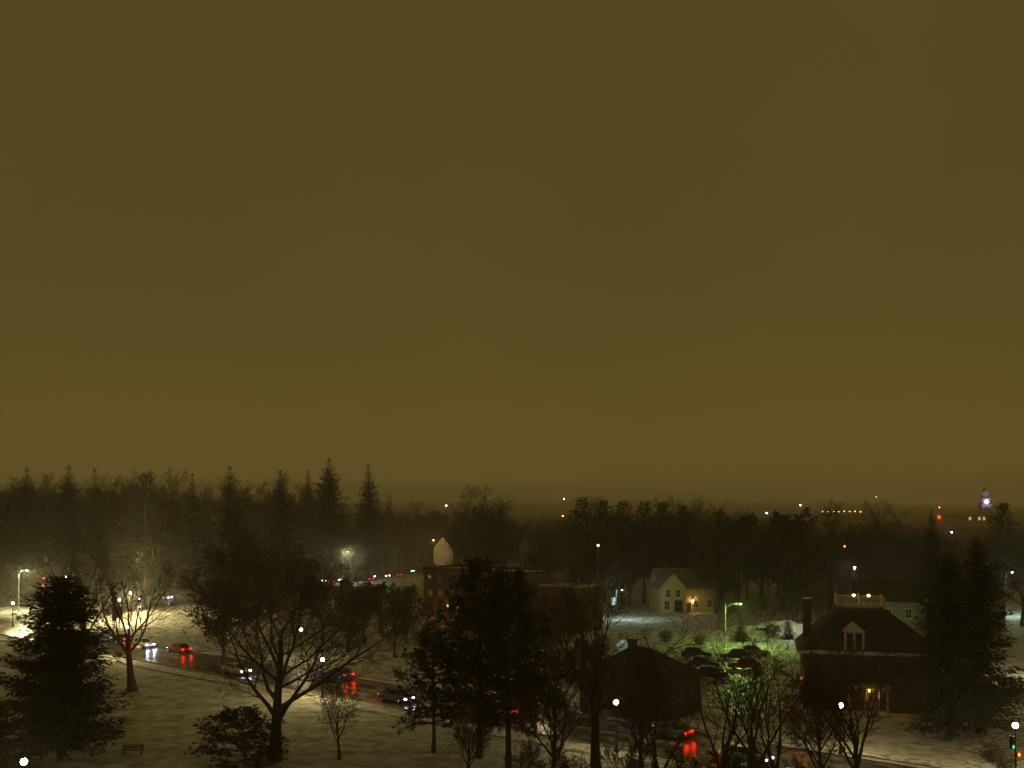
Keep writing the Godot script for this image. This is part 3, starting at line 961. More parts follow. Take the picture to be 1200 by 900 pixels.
	# ------------------------------------------------ tall trees behind
	var spruces := [[385, 325.0, 39.6, 0, 1.15, "tallest spruce of the skyline, centre left"], [432, 335.0, 38.2, 1, 1.0, "second spruce of the skyline, just right of the tallest"], [270, 228.0, 32.8, 1, 1.0, "pointed spruce left of the tallest skyline spruce"], [226, 240.0, 31.5, 1, 0.8, "narrow spruce on the skyline between the round crown and a pointed spruce"], [328, 262.0, 33.2, 0, 0.9, "hazy spruce on the skyline between two darker ones"], [361, 390.0, 38.8, 1, 0.8, "faint spruce on the skyline touching the tallest one"], [31, 235.0, 32.6, 0, 0.9, "hazy spruce near the left edge of the skyline"], [80, 240.0, 33.4, 0, 1.1, "broad hazy spruce above the left junction"], [112, 246.0, 33.0, 1, 1.0, "hazy spruce right of the broad one at the left"], [1092, 170.0, 22.6, 1, 0.8, "small pointed spruce top beside the red light at the right"]]
	for s in spruces:
		var k: float = s[2] / 30.0
		tree(spr[s[3]], "spruce", s[5], Vector3((s[0] - 600.0) / 1178.0 * s[1], 0, -s[1]), s[0] * 7.0, Vector3(k * s[4], k, k * s[4]), M.needle, "spruces on the skyline")
	var pines := [[682, 236.0, 25.8, 0, "leftmost of the dark pines on the skyline, above the centre right"], [708, 244.0, 25.2, 1, "dark skyline pine, second from the left of its row"], [730, 240.0, 24.9, 0, "dark skyline pine, third from the left of its row"], [755, 242.0, 25.0, 1, "dark skyline pine, fourth from the left of its row"], [777, 248.0, 24.8, 0, "dark skyline pine, fifth from the left of its row"], [800, 240.0, 24.0, 1, "rightmost of the dark pines in the skyline row"], [1174, 225.0, 24.4, 0, "pine with open drooping top at the right edge beside the clock tower"], [170, 236.0, 31.6, 0, "round-topped dark pine on the skyline above the lit corner"]]
	for s in pines:
		var k: float = s[2] / 24.0
		tree(pin[s[3]], "pine", s[4], Vector3((s[0] - 600.0) / 1178.0 * s[1], 0, -s[1]), s[0] * 5.0, Vector3(k, k, k), M.pine, "dark pines behind the houses")
	# bare woods between the houses: each tree stands by itself
	var skyline := [[0, 556], [100, 546], [200, 552], [330, 556], [450, 566], [560, 572], [650, 588], [820, 584], [880, 597], [945, 604], [990, 606], [1050, 600], [1100, 614], [1140, 620], [1200, 624]]
	var zones := ["bare tree in the hazy wood behind the left junction", "bare tree in the hazy wood behind the tall spruces", "bare tree in the wood above the flat-roofed brick building", "bare tree in the dark wood behind the yellow house", "bare tree in the dark wood behind the balustraded house"]
	var keep_out := [[-84.0, 205.0, 25.0], [-62.0, 215.0, 26.0], [-90.0, 240.0, 22.0], [-118.0, 235.0, 30.0], [-4.0, 194.0, 22.0], [8.0, 181.0, 16.0], [33.0, 218.0, 17.0], [48.0, 176.0, 12.0], [-58.0, 305.0, 10.0], [-48.0, 340.0, 10.0], [-40.0, 366.0, 9.0], [-74.0, 268.0, 12.0], [-66.0, 288.0, 11.0], [30.0, 195.0, 15.0]]
	var made := 0
	var tries := 0
	while made < 240 and tries < 5000:
		tries += 1
		var dd := 165.0 + 225.0 * pow(rng.randf(), 0.8)
		var px := rng.randf_range(-30, 1230)
		var x := (px - 600.0) / 1178.0 * dd
		var bad := dd < 200.0 and (px < 300 or (px > 690 and px < 960))
		for k in keep_out:
			if Vector2(x - k[0], dd - k[1]).length() < k[2] * 0.8: bad = true
		if bad: continue
		var sy := 600.0
		for k in skyline.size() - 1:
			if px >= skyline[k][0] and px <= skyline[k + 1][0]:
				sy = lerpf(skyline[k][1], skyline[k + 1][1], (px - skyline[k][0]) / (skyline[k + 1][0] - skyline[k][0]))
		var h := 22.0 + (600.0 - sy) / 1178.0 * dd - 1.0
		h *= rng.randf_range(0.72, 1.03)
		if dd < 215.0: h = minf(h, 17.0)
		var cap := 40.0
		if px > 505 and px < 538 and dd < 352.0: cap = 22.0 - 50.0 / 1178.0 * dd
		if px > 608 and px < 636 and dd < 366.0: cap = 22.0 - 42.0 / 1178.0 * dd
		if px > 325 and px < 495 and dd < 345.0: cap = 22.0 - 80.0 / 1178.0 * dd
		h = minf(h, cap)
		if h < 5.0: continue
		var z := 0 if px < 240 else 1 if px < 470 else 2 if px < 665 else 3 if px < 930 else 4
		var lab: String = zones[z] if dd > 250.0 else zones[z].replace(" in the ", " at the near edge of the ")
		var k := h / 18.0
		var b: Array = bare[rng.randi() % bare.size()]
		tree(b, "wood_tree", lab, Vector3(x, 0, -dd), rng.randf() * 360.0, Vector3(k * rng.randf_range(0.85, 1.15), k, k * rng.randf_range(0.85, 1.15)), null, lab.replace("bare tree", "bare trees"))
		made += 1
	# low growth at the near edge of the right-hand wood
	for i in 46:
		var dd := rng.randf_range(196, 236)
		var px := rng.randf_range(828, 1110)
		var k := rng.randf_range(4.0, 9.0) / 18.0
		tree(bare[rng.randi() % bare.size()], "sapling", "young bare tree in the low growth between snow bank and dark wood", Vector3((px - 600.0) / 1178.0 * dd, 0, -dd), rng.randf() * 360.0, Vector3(k * 1.3, k, k * 1.3), null, "young trees at the edge of the right-hand wood")
	# the far wood that reads as one mass
	for band in 3:
		var mm := MultiMesh.new()
		mm.transform_format = MultiMesh.TRANSFORM_3D
		var am := ArrayMesh.new()
		var src: Array = bare[[1, 3, 4][band]]
		for q in src:
			am.add_surface_from_arrays(Mesh.PRIMITIVE_TRIANGLES, q.surface_get_arrays(0))
		mm.mesh = am
		mm.instance_count = 800
		for i in 800:
			var dd := rng.randf_range(390, 900)
			var x: float = rng.randf_range(-0.56 + 0.37 * band, -0.19 + 0.37 * band) * dd
			var px := x / dd * 1178.0 + 600.0
			var h := rng.randf_range(12.0, 20.0) + pow(rng.randf(), 3.0) * 5.0 + (dd * clampf((620.0 - px) / 620.0, 0.0, 1.0) * rng.randf_range(0.008, 0.03))
			if px > 940.0: h = rng.randf_range(12.0, 16.5)
			var k := h / 18.0
			mm.set_instance_transform(i, Transform3D(Basis(Vector3.UP, rng.randf() * TAU).scaled(Vector3(k * 1.1, k, k * 1.1)), Vector3(x, 0, -dd)))
		var mi := MultiMeshInstance3D.new()
		mi.name = numbered("far_wood")
		mi.multimesh = mm
		mi.material_override = M.twig
		mi.set_meta("kind", "stuff")
		tag(mi, ["far hazy wood along the left horizon", "far hazy wood along the middle of the horizon", "far hazy wood along the right horizon"][band], "wood")
		add_child(mi)
	print("woods ", made)
	# understory by the houses
	var bsh := bush(501, 2.2, 1.8, 900)
	var evergreen := bush(502, 7.2, 8.2, 5200)
	tree(evergreen, "evergreen", "round dark evergreen left of the lamp-lit bare tree in mid distance", Vector3(-51.64, 0, -268), 0.0, Vector3(1.1, 1.25, 1.1), M.needle, "", "tree")
	var shrubs := [[1163, 88.5, 0.9, "rounded bare shrub by the lamp post at the lower right corner"], [1178, 85.5, 0.8, "lower shrub touching the lower right corner lamp post"], [700, 104.0, 1.0, "shrub at the left corner of the hip-roofed house"], [905, 176.0, 1.3, "dark shrub on the lit snow bank between the two small spruces"], [1182, 119.0, 1.2, "shrub beside the snowy side street at the right edge"], [1196, 121.0, 1.2, "shrub at the right frame edge by the snowy side street"], [820, 166.0, 0.9, "shrub at the far edge of the parking lot"], [780, 170.0, 1.1, "broad shrub left of the one at the far lot edge"]]
	for s in shrubs:
		tree(bsh, "shrub", s[3], Vector3((s[0] - 600.0) / 1178.0 * s[1], 0, -s[1]), s[0] * 3.0, Vector3.ONE * float(s[2]), M.shrub, "shrubs", "shrub")
	tree(spr[2], "young_spruce", "young spruce beside the pale lot pole", Vector3(38.90, 0, -171), 0.0, Vector3(1, 0.86, 1), M.needle, "young spruces on the snow bank")
	tree(spr[2], "young_spruce", "young spruce against the brightest snow bank near the chimney", Vector3(47.86, 0, -174), 80.0, Vector3(0.95, 0.78, 0.95), M.needle, "young spruces on the snow bank")
	var lit_tree := bare_tree(408, 15.0, 0.26, {"fork": 0.25, "lean0": 16.0, "lean1": 48.0, "lift": 0.06, "limb": 8.4, "bole": 0.36, "kids": [10, 9, 7, 5]})
	tree(lit_tree, "bare_tree", "bare tree lit from below by a lamp beside the side street", Vector3(-50.16, 0, -316), 0.0, Vector3.ONE * 1.1)

	# ------------------------------------------------ snow bank
	var bank := Geo.new()
	var c := Vector3(47.94, 0, -181)
	var sw := 14
	for i in sw:
		for j in 6:
			var q := []
			for e in [[i, j], [i, j + 1], [i + 1, j + 1], [i + 1, j]]:
				var u: float = float(e[0]) / sw
				var w: float = float(e[1]) / 6.0
				var hgt := 2.7 * sin(PI * u) * sin(PI * w) * (0.75 + 0.25 * sin(u * 17.0 + w * 9.0)) - 0.02
				q.append(c + Vector3((u - 0.5) * 26.0, hgt, (0.5 - w) * 12.0))
			bank.tri(q[0], q[1], q[2])
			bank.tri(q[0], q[2], q[3])
	var bk := put("snow_bank", bank.mesh(), M.lot_snow, self)
	tag(bk, "heaped snow bank lit white behind the parking lot", "snow bank")

	# ------------------------------------------------ buildings
	# flat-roofed brick building parallel to the road
	var t := thing("brick_building", "long flat-roofed brick building with an orange lit entrance", "building", Vector3(-8.0, 0, -203), -44.0)
	var g := Geo.new()
	g.box(Vector3(0, 5.0, -6), Vector3(30, 10.0, 12))
	part("wall", g, M.brick, t)
	g = Geo.new()
	g.box(Vector3(0, 10.02, -6), Vector3(29.4, 0.04, 11.4))
	part("roof", g, M.roof_snow, t)
	g = Geo.new()
	g.box(Vector3(0, 10.2, 0.02), Vector3(30.3, 0.5, 0.35)); g.box(Vector3(0, 10.2, -12.02), Vector3(30.3, 0.5, 0.35))
	g.box(Vector3(-15.02, 10.2, -6), Vector3(0.35, 0.5, 11.68)); g.box(Vector3(15.02, 10.2, -6), Vector3(0.35, 0.5, 11.68))
	var par := part("parapet", g, M.brick_dark, t)
	g = Geo.new()
	g.box(Vector3(0, 10.47, 0.02), Vector3(30.34, 0.05, 0.4)); g.box(Vector3(0, 10.47, -12.02), Vector3(30.34, 0.05, 0.4))
	part("coping", g, M.roof_snow, par)
	for i in 9:
		for j in 3:
			if i == 3 and j == 0: continue
			window(t, Vector3(-12.8 + i * 3.2, 1.9 + j * 3.1, 0), 0, 1.3, 1.6, M.window_dim if (i == 5 and j == 0) else null, M.wood)
	door(t, Vector3(-3.2, 0, 0), 0, 1.6, 2.5, M.wood)
	g = Geo.new()
	g.box(Vector3(-3.2, 2.95, 0.9), Vector3(3.0, 0.2, 1.8))
	part("canopy", g, M.grey, t)
	g = Geo.new()
	g.box(Vector3(-4.5, 1.75, 0.12), Vector3(0.32, 2.1, 0.16))
	part("side_light_window", g, glow(Color(1.0, 0.62, 0.2), 2.6), t)
	for q in [[-2.0, 2.1], [-7.2, 2.6]]:
		g = Geo.new()
		g.box(Vector3(q[0], q[1] + 0.26, 0.12), Vector3(0.22, 0.08, 0.24))
		var fx := part("wall_lamp", g, M.pole, t)
		g = Geo.new()
		g.ball(Vector3(q[0], q[1], 0.16), Vector3(0.11, 0.2, 0.11), 8, 10)
		part("bulb", g, M.porch, fx)
		omni(t, Vector3(q[0], q[1], 0.16), Color(1.0, 0.6, 0.2), 3.2, 0.1)
	t = thing("brick_wing", "lower flat-roofed brick wing right of the long brick building", "building", Vector3(8.2, 0, -185.5), -44.0)
	g = Geo.new()
	g.box(Vector3(0, 4.1, -4), Vector3(9, 8.2, 8))
	part("wall", g, M.brick, t)
	g = Geo.new()
	g.box(Vector3(0, 8.26, -4), Vector3(9.4, 0.12, 8.4))
	part("roof", g, M.roof_snow, t)
	for i in 3:
		for j in 2: window(t, Vector3(-3.0 + i * 3.0, 2.1 + j * 3.4, 0), 0, 1.3, 1.7, null, M.wood)

	# yellow house: gable towards the viewer, long roof running right
	t = house("yellow_house", "pale yellow gabled house with a lit lamp on its front wall", Vector3(38.03, 0, -224), 8.0, 13.0, 8.5, 5.6, 9.4, M.cream, M.shingle_snow)
	for s in [[-4.6, 1.9], [-1.6, 1.9], [1.6, 1.9], [4.7, 1.9]]: window(t, Vector3(s[0], s[1], 4.25), 0, 1.0, 1.6)
	door(t, Vector3(0, 0, 4.25), 0, 1.1, 2.1, M.wood)
	chimney(t, Vector3(3.4, 8.2, -0.5), 0.9, 0.9, 2.2, M.brick_dark)
	g = Geo.new()
	g.box(Vector3(-4.2, 2.9, 5.0), Vector3(5.6, 5.8, 3.0))
	var gp := Vector3(-4.2, 0, 6.5)
	g.tri(gp + Vector3(-2.8, 5.8, 0), gp + Vector3(0, 8.9, 0), gp + Vector3(2.8, 5.8, 0))
	part("front_gable", g, M.cream, t)
	g = Geo.new()
	for s in [-1.0, 1.0]:
		var e0 := Vector3(-4.2 + 3.2 * s, 5.4, 6.9)
		var e1 := Vector3(-4.2, 9.0, 6.9)
		var back := Vector3(0, 0, -6.6)
		var up := Vector3(0, 0.2, 0)
		if s > 0: g.quad(e1 + up, e1 + back + up, e0 + back + up, e0 + up)
		else: g.quad(e0 + up, e0 + back + up, e1 + back + up, e1 + up)
		if s > 0: g.quad(e1, e1 + up, e0 + up, e0)
		else: g.quad(e0, e0 + up, e1 + up, e1)
	part("gable_roof", g, M.shingle_snow, t)
	window(t, Vector3(-5.6, 1.9, 6.5), 0, 1.1, 1.9)
	window(t, Vector3(-3.0, 1.7, 6.5), 0, 1.6, 2.3, null, M.wood)
	window(t, Vector3(-5.3, 4.4, 6.5), 0, 1.0, 1.5)
	window(t, Vector3(-3.1, 4.4, 6.5), 0, 1.0, 1.5)
	g = Geo.new()
	g.box(Vector3(0.9, 2.95, 4.36), Vector3(0.3, 0.08, 0.26))
	var lf := part("wall_lamp", g, M.pole, t)
	g = Geo.new()
	g.ball(Vector3(0.9, 2.6, 4.5), Vector3(0.2, 0.24, 0.2), 8, 10)
	part("bulb", g, glow(Color(1.0, 0.86, 0.6), 12.0), lf)
	omni(t, Vector3(0.9, 2.6, 4.5), Color(1.0, 0.8, 0.45), 3.4, 0.15)

	# dark hip-roofed house beside the road
	t = house("hip_roofed_house", "dark hip-roofed brick house across the road, seen behind bare branches", Vector3(14.2, 0, -111.0), -36.0, 10.4, 8.5, 4.1, 6.9, M.brick_dark, M.shingle, 4.4)
	for i in 4: window(t, Vector3(-3.8 + i * 2.5, 2.1, 4.25), 0, 0.95, 1.5, null, M.wood)
	window(t, Vector3(5.2, 2.1, 1.5), 90, 0.95, 1.5, null, M.wood)
	window(t, Vector3(5.2, 2.1, -1.6), 90, 0.95, 1.5, null, M.wood)
	chimney(t, Vector3(-1.0, 5.6, 0), 0.8, 0.8, 2.2, M.brick_dark)

	# large house with a balustraded roof deck
	t = thing("balustraded_house", "large dark house with a pedimented dormer and a white balustraded roof deck", "house", Vector3(39.6, 0, -110.5), -14.0)
	g = Geo.new()
	g.box(Vector3(0, 3.3, -5), Vector3(14.5, 6.6, 10))
	part("wall", g, M.brick_dark, t)
	g = Geo.new()
	var lowz := [Vector3(-7.8, 6.55, 0.55), Vector3(7.8, 6.55, 0.55), Vector3(7.8, 6.55, -10.55), Vector3(-7.8, 6.55, -10.55)]
	var topz := [Vector3(-3.3, 11.2, -3.4), Vector3(1.5, 11.2, -3.4), Vector3(1.5, 11.2, -6.6), Vector3(-3.3, 11.2, -6.6)]
	for i in 4:
		var j := (i + 1) % 4
		g.quad(lowz[i], topz[i], topz[j], lowz[j])
	g.quad(topz[0], topz[3], topz[2], topz[1])
	part("roof", g, M.shingle, t)
	g = Geo.new()
	g.box(Vector3(0, 6.45, 0.55), Vector3(15.9, 0.28, 0.3)); g.box(Vector3(0, 6.45, -10.55), Vector3(15.9, 0.28, 0.3))
	g.box(Vector3(-7.8, 6.44, -5), Vector3(0.3, 0.28, 10.78)); g.box(Vector3(7.8, 6.44, -5), Vector3(0.3, 0.28, 10.78))
	var cor := part("cornice", g, M.stone, t)
	g = Geo.new()
	g.box(Vector3(0, 6.63, 0.5), Vector3(15.6, 0.09, 0.5))
	part("snow_ledge", g, M.roof_snow, cor)
	# roof deck with balusters
	g = Geo.new()
	for z in [-3.3, -6.7]:
		g.box(Vector3(-0.9, 12.22, z), Vector3(5.0, 0.12, 0.14))
		g.box(Vector3(-0.9, 11.36, z), Vector3(5.0, 0.1, 0.12))
	for x in [-3.4, 1.6]:
		g.box(Vector3(x, 12.22, -5), Vector3(0.14, 0.12, 3.2))
		g.box(Vector3(x, 11.36, -5), Vector3(0.12, 0.1, 3.2))
	var rail := part("deck_railing", g, M.stone, t)
	for x in [-3.4, -0.9, 1.6]:
		for z in [-3.3, -6.7]:
			g = Geo.new()
			g.box(Vector3(x, 11.85, z), Vector3(0.26, 1.3, 0.26))
			part("post", g, M.stone, rail)
	var bal := Geo.new()
	bal.lathe([Vector2(0.06, 0), Vector2(0.09, 0.25), Vector2(0.05, 0.55), Vector2(0.06, 0.76)], 6)
	var bal_mesh := bal.mesh()
	for i in 20:
		var o := put("baluster", bal_mesh, M.stone, rail)
		o.position = Vector3(-3.2 + i * 0.242, 11.41, -3.3)
	for i in 12:
		var o := put("baluster", bal_mesh, M.stone, rail)
		o.position = Vector3(1.6, 11.41, -3.55 - i * 0.263)
	for q in [-1.6, 0.0]:
		g = Geo.new()
		g.rod(Vector3(q, 11.2, -4.0), Vector3(q, 12.3, -4.0), 0.05, 0.05, 6)
		var fx := part("deck_lamp", g, M.pole, t)
		g = Geo.new()
		g.ball(Vector3(q, 12.5, -4.0), Vector3(0.18, 0.15, 0.18), 8, 10)
		part("bulb", g, M.lens_warm, fx)
		omni(t, Vector3(q, 12.5, -4.0), Color(1.0, 0.8, 0.42), 0.8, 0.12)
	# dormer with pediment and pilasters
	g = Geo.new()
	g.box(Vector3(-1.9, 7.75, -1.0), Vector3(1.9, 2.1, 2.4))
	var dor := part("dormer", g, M.grey, t)
	g = Geo.new()
	g.plate(PackedVector2Array([Vector2(-3.1, 8.8), Vector2(-0.7, 8.8), Vector2(-1.9, 9.75)]), 1.35, 0.05, Vector3(0, 0, -0.9))
	part("pediment", g, M.stone, dor)
	for s in [-2.85, -1.9, -0.95]:
		g = Geo.new()
		g.box(Vector3(s, 7.8, 0.28), Vector3(0.2, 1.96, 0.16))
		part("pilaster", g, M.stone, dor)
	window(t, Vector3(-2.38, 7.8, 0.2), 0, 0.55, 1.5, null, M.wood)
	window(t, Vector3(-1.42, 7.8, 0.2), 0, 0.55, 1.5, null, M.wood)
	chimney(t, Vector3(-6.7, 6.6, -4.6), 0.9, 1.6, 5.2, M.brick_dark)
	chimney(t, Vector3(6.7, 6.6, -4.6), 0.9, 1.6, 5.2, M.brick_dark)
	for i in 5:
		window(t, Vector3(-5.6 + i * 2.8, 4.9, 0), 0, 1.0, 1.6, null, M.wood)
		if i != 2: window(t, Vector3(-5.6 + i * 2.8, 1.9, 0), 0, 1.0, 1.7, null, M.wood)
	door(t, Vector3(0, 0.2, 0), 0, 1.2, 2.3, M.wood)
	g = Geo.new()
	g.box(Vector3(-0.6, 3.05, 1.1), Vector3(4.6, 0.3, 2.2))
	part("porch_roof", g, M.stone, t)
	for q in [-2.6, -0.9, 0.1, 1.4]:
		g = Geo.new()
		g.lathe([Vector2(0.16, 0.1), Vector2(0.13, 0.3), Vector2(0.1, 2.8), Vector2(0.15, 2.9)], 10, Vector3(q, 0, 1.9))
		part("column", g, M.stone, t)
	g = Geo.new()
	g.box(Vector3(-0.6, 0.06, 1.1), Vector3(4.8, 0.12, 2.3))
	part("porch_step", g, M.kerb, t)
	for q in [Vector3(-0.4, 2.5, 0.9)]:
		g = Geo.new()
		g.ball(q, Vector3(0.12, 0.16, 0.12), 8, 10)
		part("porch_lamp_bulb", g, M.porch, t)
		omni(t, q, Color(1.0, 0.75, 0.35), 1.1, 0.1)
	g = Geo.new()
	g.ball(Vector3(-7.45, 3.2, -1.4), Vector3(0.12, 0.18, 0.12), 8, 10)
	part("wall_lamp_bulb", g, glow(Color(1.0, 0.5, 0.16), 3.0), t)
	omni(t, Vector3(-7.45, 3.2, -1.4), Color(1.0, 0.5, 0.16), 2.4, 0.1)

	# far houses peeping out of the woods
	var far := [[520, 352.0, 13.4, 6.4, 0.0, 90.0, 0, "cream gable wall lit in the wood, above the flat-roofed building"], [621, 366.0, 13.2, 5.6, 0.0, 60.0, 0, "small pale gable with a dark chimney, in the wood right of the cream gable"], [1052, 176.0, 9.6, 11.0, 0.0, -20.0, 1, "grey house half hidden in the wood behind the balustraded house"], [1128, 190.0, 9.0, 9.0, 0.0, 20.0, 1, "pale house glimpsed between the right-hand spruces"], [60, 300.0, 13.0, 26.0, 0.0, 4.0, 2, "long dark building with dim windows at the far left"], [1158, 420.0, 11.5, 18.0, 0.0, 0.0, 1, "low hazy house under the clock tower at the right"]]
	for s in far:
		var hs := house("far_house", s[7], Vector3((s[0] - 600.0) / 1178.0 * s[1], 0, -s[1]), s[5], s[3] * 1.3 if s[5] != 90.0 else 9.0, s[3], s[2] * 0.72, s[2], [M.white, M.grey, M.brick_dark][s[6]], M.shingle)
		if s[6] == 2:
			for i in 9:
				for j in 2:
					window(hs, Vector3(-14.0 + i * 3.5, 5.4 + j * 3.0, 13.0), 0, 1.2, 1.5, M.window_lit if (i == 1 and j == 1) else M.window_dim if (i * 3 + j) % 4 == 0 else null)
		else:
			for i in 2: window(hs, Vector3(-1.6 + 3.2 * i, s[2] * 0.5, s[3] * 0.5), 0, 1.0, 1.5, M.window_dim if s[0] == 1128 and i == 0 else null)
			if s[0] == 621: chimney(hs, Vector3(1.4, s[2] - 1.6, 0), 0.9, 0.9, 3.0, M.brick_dark)
	print("houses")

	# clock tower and hall, far right
	t = thing("clock_tower", "distant white clock tower with a lantern and violet floodlight, at the right horizon", "church tower", Vector3(329.20, 0, -700), 0.0)
	g = Geo.new()
	g.box(Vector3(0, 13.5, 0), Vector3(6.4, 27, 6.4))
	part("shaft", g, M.white, t)
	g = Geo.new()
	g.box(Vector3(0, 27.2, 0), Vector3(7.0, 0.5, 7.0)); g.box(Vector3(0, 31.3, 0), Vector3(5.6, 0.4, 5.6)); g.box(Vector3(0, 36.4, 0), Vector3(3.6, 0.3, 3.6))
	part("cornice", g, M.white, t)
	g = Geo.new()
	g.box(Vector3(0, 29.3, 0), Vector3(5.0, 3.7, 5.0))
	var cs := part("clock_stage", g, M.white, t)
	g = Geo.new()
	g.tube(PackedVector3Array([Vector3(0, 29.2, 2.5), Vector3(0, 29.2, 2.62), Vector3(0, 29.2, 2.64)]), PackedFloat32Array([1.5, 1.5, 0.0]), 24)
	part("clock_face_light", g, M.clock, cs)
	g = Geo.new()
	g.box(Vector3(0, 29.75, 2.68), Vector3(0.12, 1.1, 0.04)); g.box(Vector3(0.4, 29.2, 2.68), Vector3(0.8, 0.12, 0.04))
	part("hands", g, M.pole, cs)
	g = Geo.new()
	for q in [[-1.3, -1.3], [1.3, -1.3], [-1.3, 1.3], [1.3, 1.3], [0, 1.3], [0, -1.3], [1.3, 0], [-1.3, 0]]:
		g.box(Vector3(q[0], 33.8, q[1]), Vector3(0.5, 4.8, 0.5))
	part("lantern", g, M.white, t)
	g = Geo.new()
	g.lathe([Vector2(1.7, 36.5), Vector2(1.5, 37.6), Vector2(0.9, 38.5), Vector2(0.3, 39.2), Vector2(0.06, 41.5)], 10)
	part("cupola", g, M.white, t)
	for q in [Vector3(-7, 21.2, 13), Vector3(7, 21.2, 13)]:
		g = Geo.new()
		g.box(q, Vector3(0.8, 0.5, 0.5))
		var fx := part("flood_light", g, M.pole, t)
		g = Geo.new()
		g.box(q + Vector3(0, 0.3, -0.2), Vector3(0.6, 0.08, 0.4))
		part("lens", g, glow(Color(0.62, 0.5, 1.0), 4.0), fx)
		var l := SpotLight3D.new()
		l.name = "beam"
		l.light_color = Color(0.82, 0.72, 1.0)
		l.light_energy = 190.0
		l.light_size = 0.3
		l.spot_angle = 22.0
		l.spot_range = 80.0
		l.spot_attenuation = 2.0
		l.shadow_enabled = true
		t.add_child(l, true)
		l.look_at_from_position(q + Vector3(0, 0.4, -0.6), Vector3(0, 32, 0), Vector3.UP)
		l.position = q + Vector3(0, 0.4, -0.6)
	t = thing("hall", "low hall with a pale roof edge and lit windows below the clock tower", "building", Vector3(311.88, 0, -688), 0.0)
	g = Geo.new()
	g.box(Vector3(0, 9.8, -2), Vector3(34, 19.6, 10))
	part("wall", g, M.white, t)
	g = Geo.new()
	g.box(Vector3(0, 19.8, -2), Vector3(35, 0.5, 11))
	part("roof", g, M.roof_snow, t)
	for i in 6:
		var q := Vector3(-3 + i * 3.2, 17.6, 3)
		window(t, q, 0, 1.6, 2.2, glow(Color(1.0, 0.85, 0.6), 1.6) if i in [1, 3, 4] else null)
	# far parking deck with a row of lamps
	t = thing("parking_deck", "far parking deck on the right horizon with a row of yellow lamps", "building", Vector3(294.91, 0, -900), 0.0)
	g = Geo.new()
	for k in 4: g.box(Vector3(0, 3.0 + k * 5.4, -8), Vector3(46, 1.4, 16))
	part("floors", g, M.grey, t)
	for i in 8:
		g = Geo.new()
		g.box(Vector3(-21.5 + i * 6.14, 9.7, -7.9), Vector3(0.8, 19.4, 15))
		part("pillar", g, M.grey, t)
	for i in 8:
		g = Geo.new()
		var px := -17.0 + i * 4.9
		g.rod(Vector3(px, 19.8, 0), Vector3(px, 22.2 - 0.2 * (i % 2), 0), 0.1, 0.08, 6)
		var fx := part("deck_lamp", g, M.steel, t)
		g = Geo.new()
		g.ball(Vector3(px, 22.6 - 0.2 * (i % 2), 0), Vector3(0.85, 0.5, 0.5), 6, 8)
		part("bulb", g, glow(Color(1.0, 0.7, 0.24), 16.0), fx)

	# ------------------------------------------------ lamps
	globe_lamp("lit globe lamp at the lower left corner", Vector3(-34.23, 0, -70.5), 20)
	globe_lamp("lit globe lamp on a thin pole at the left edge, left of the big spruce", Vector3(-95.84, 0, -193), 110)
	globe_lamp("lit globe lamp beside the thick-trunked bare tree at the junction", Vector3(-58.45, 0, -153), 60)
	globe_lamp("lit globe lamp among twigs in the upper right of the spreading bare tree", Vector3(-31.45, 0, -150), 16)
	globe_lamp("lit globe lamp above the small bare tree beside the road", Vector3(-22.43, 0, -119), 46)
	globe_lamp("lit globe lamp right of the two dark pines, beyond the road", Vector3(3.25, 0, -116), 24)
	globe_lamp("lit globe lamp before the hip-roofed house on the near pavement", Vector3(9.57, 0, -92.4), 14)
	globe_lamp("lit globe lamp before the porch of the balustraded house", Vector3(29.74, 0, -91), 18)
	globe_lamp("lit globe lamp behind the thick-trunked tree, above the parked headlights", Vector3(-82.34, 0, -217), 230)
	globe_lamp("brightest globe lamp on the snowy corner, beside the sign pylon", Vector3(-78.10, 0, -200), 170)
	var corner := globe_lamp("lit globe lamp with walk signals at the lower right corner", Vector3(41.32, 0, -82.5), 24)
	signal_head(corner, Vector3(-0.35, 3.1, 0), 60.0, "green")
	g = Geo.new()
	g.box(Vector3(0.2, 2.15, 0.1), Vector3(0.42, 0.46, 0.2))
	var ps := part("walk_signal", g, M.pole, corner)
	g = Geo.new()
	g.ball(Vector3(0.2, 2.1, 0.21), Vector3(0.1, 0.11, 0.03), 6, 10)
	for k in 4: g.rod(Vector3(0.13 + k * 0.045, 2.16, 0.21), Vector3(0.12 + k * 0.05, 2.3 - 0.02 * absf(k - 1.5), 0.21), 0.018, 0.014, 5)
	g.rod(Vector3(0.28, 2.1, 0.21), Vector3(0.35, 2.18, 0.21), 0.018, 0.014, 5)
	part("hand_light", g, M.amber, ps)
	var cool := Color(0.97, 0.98, 0.92)
	arm_lamp("tall arm lamp, leftmost of the pair above the left junction", Vector3(-108.93, 0, -222), 0.0, 9.0, 1.6, 260, Color(1.0, 0.95, 0.68), M.lens)
	arm_lamp("tall arm lamp, right of the pair above the left junction", Vector3(-87.36, 0, -201), 180.0, 9.0, 1.6, 320, Color(1.0, 0.95, 0.68), M.lens)
	arm_lamp("tall greenish lamp shining through the crown of the thick-trunked tree", Vector3(-97.86, 0, -262), 0.0, 11.6, 1.4, 170, Color(0.95, 1.0, 0.7), M.green_lens)
	arm_lamp("tall lamp beside the lamp-lit bare tree in mid distance", Vector3(-52.53, 0, -312.5), 0.0, 9.6, 1.2, 150.0, Color(0.97, 1.0, 0.8), M.green_lens)
	arm_lamp("dim lamp in the trees left of the round evergreen", Vector3(-84.60, 0, -330), 0.0, 8.0, 1.2, 14.4, Color(0.95, 1.0, 0.7), M.green_lens)
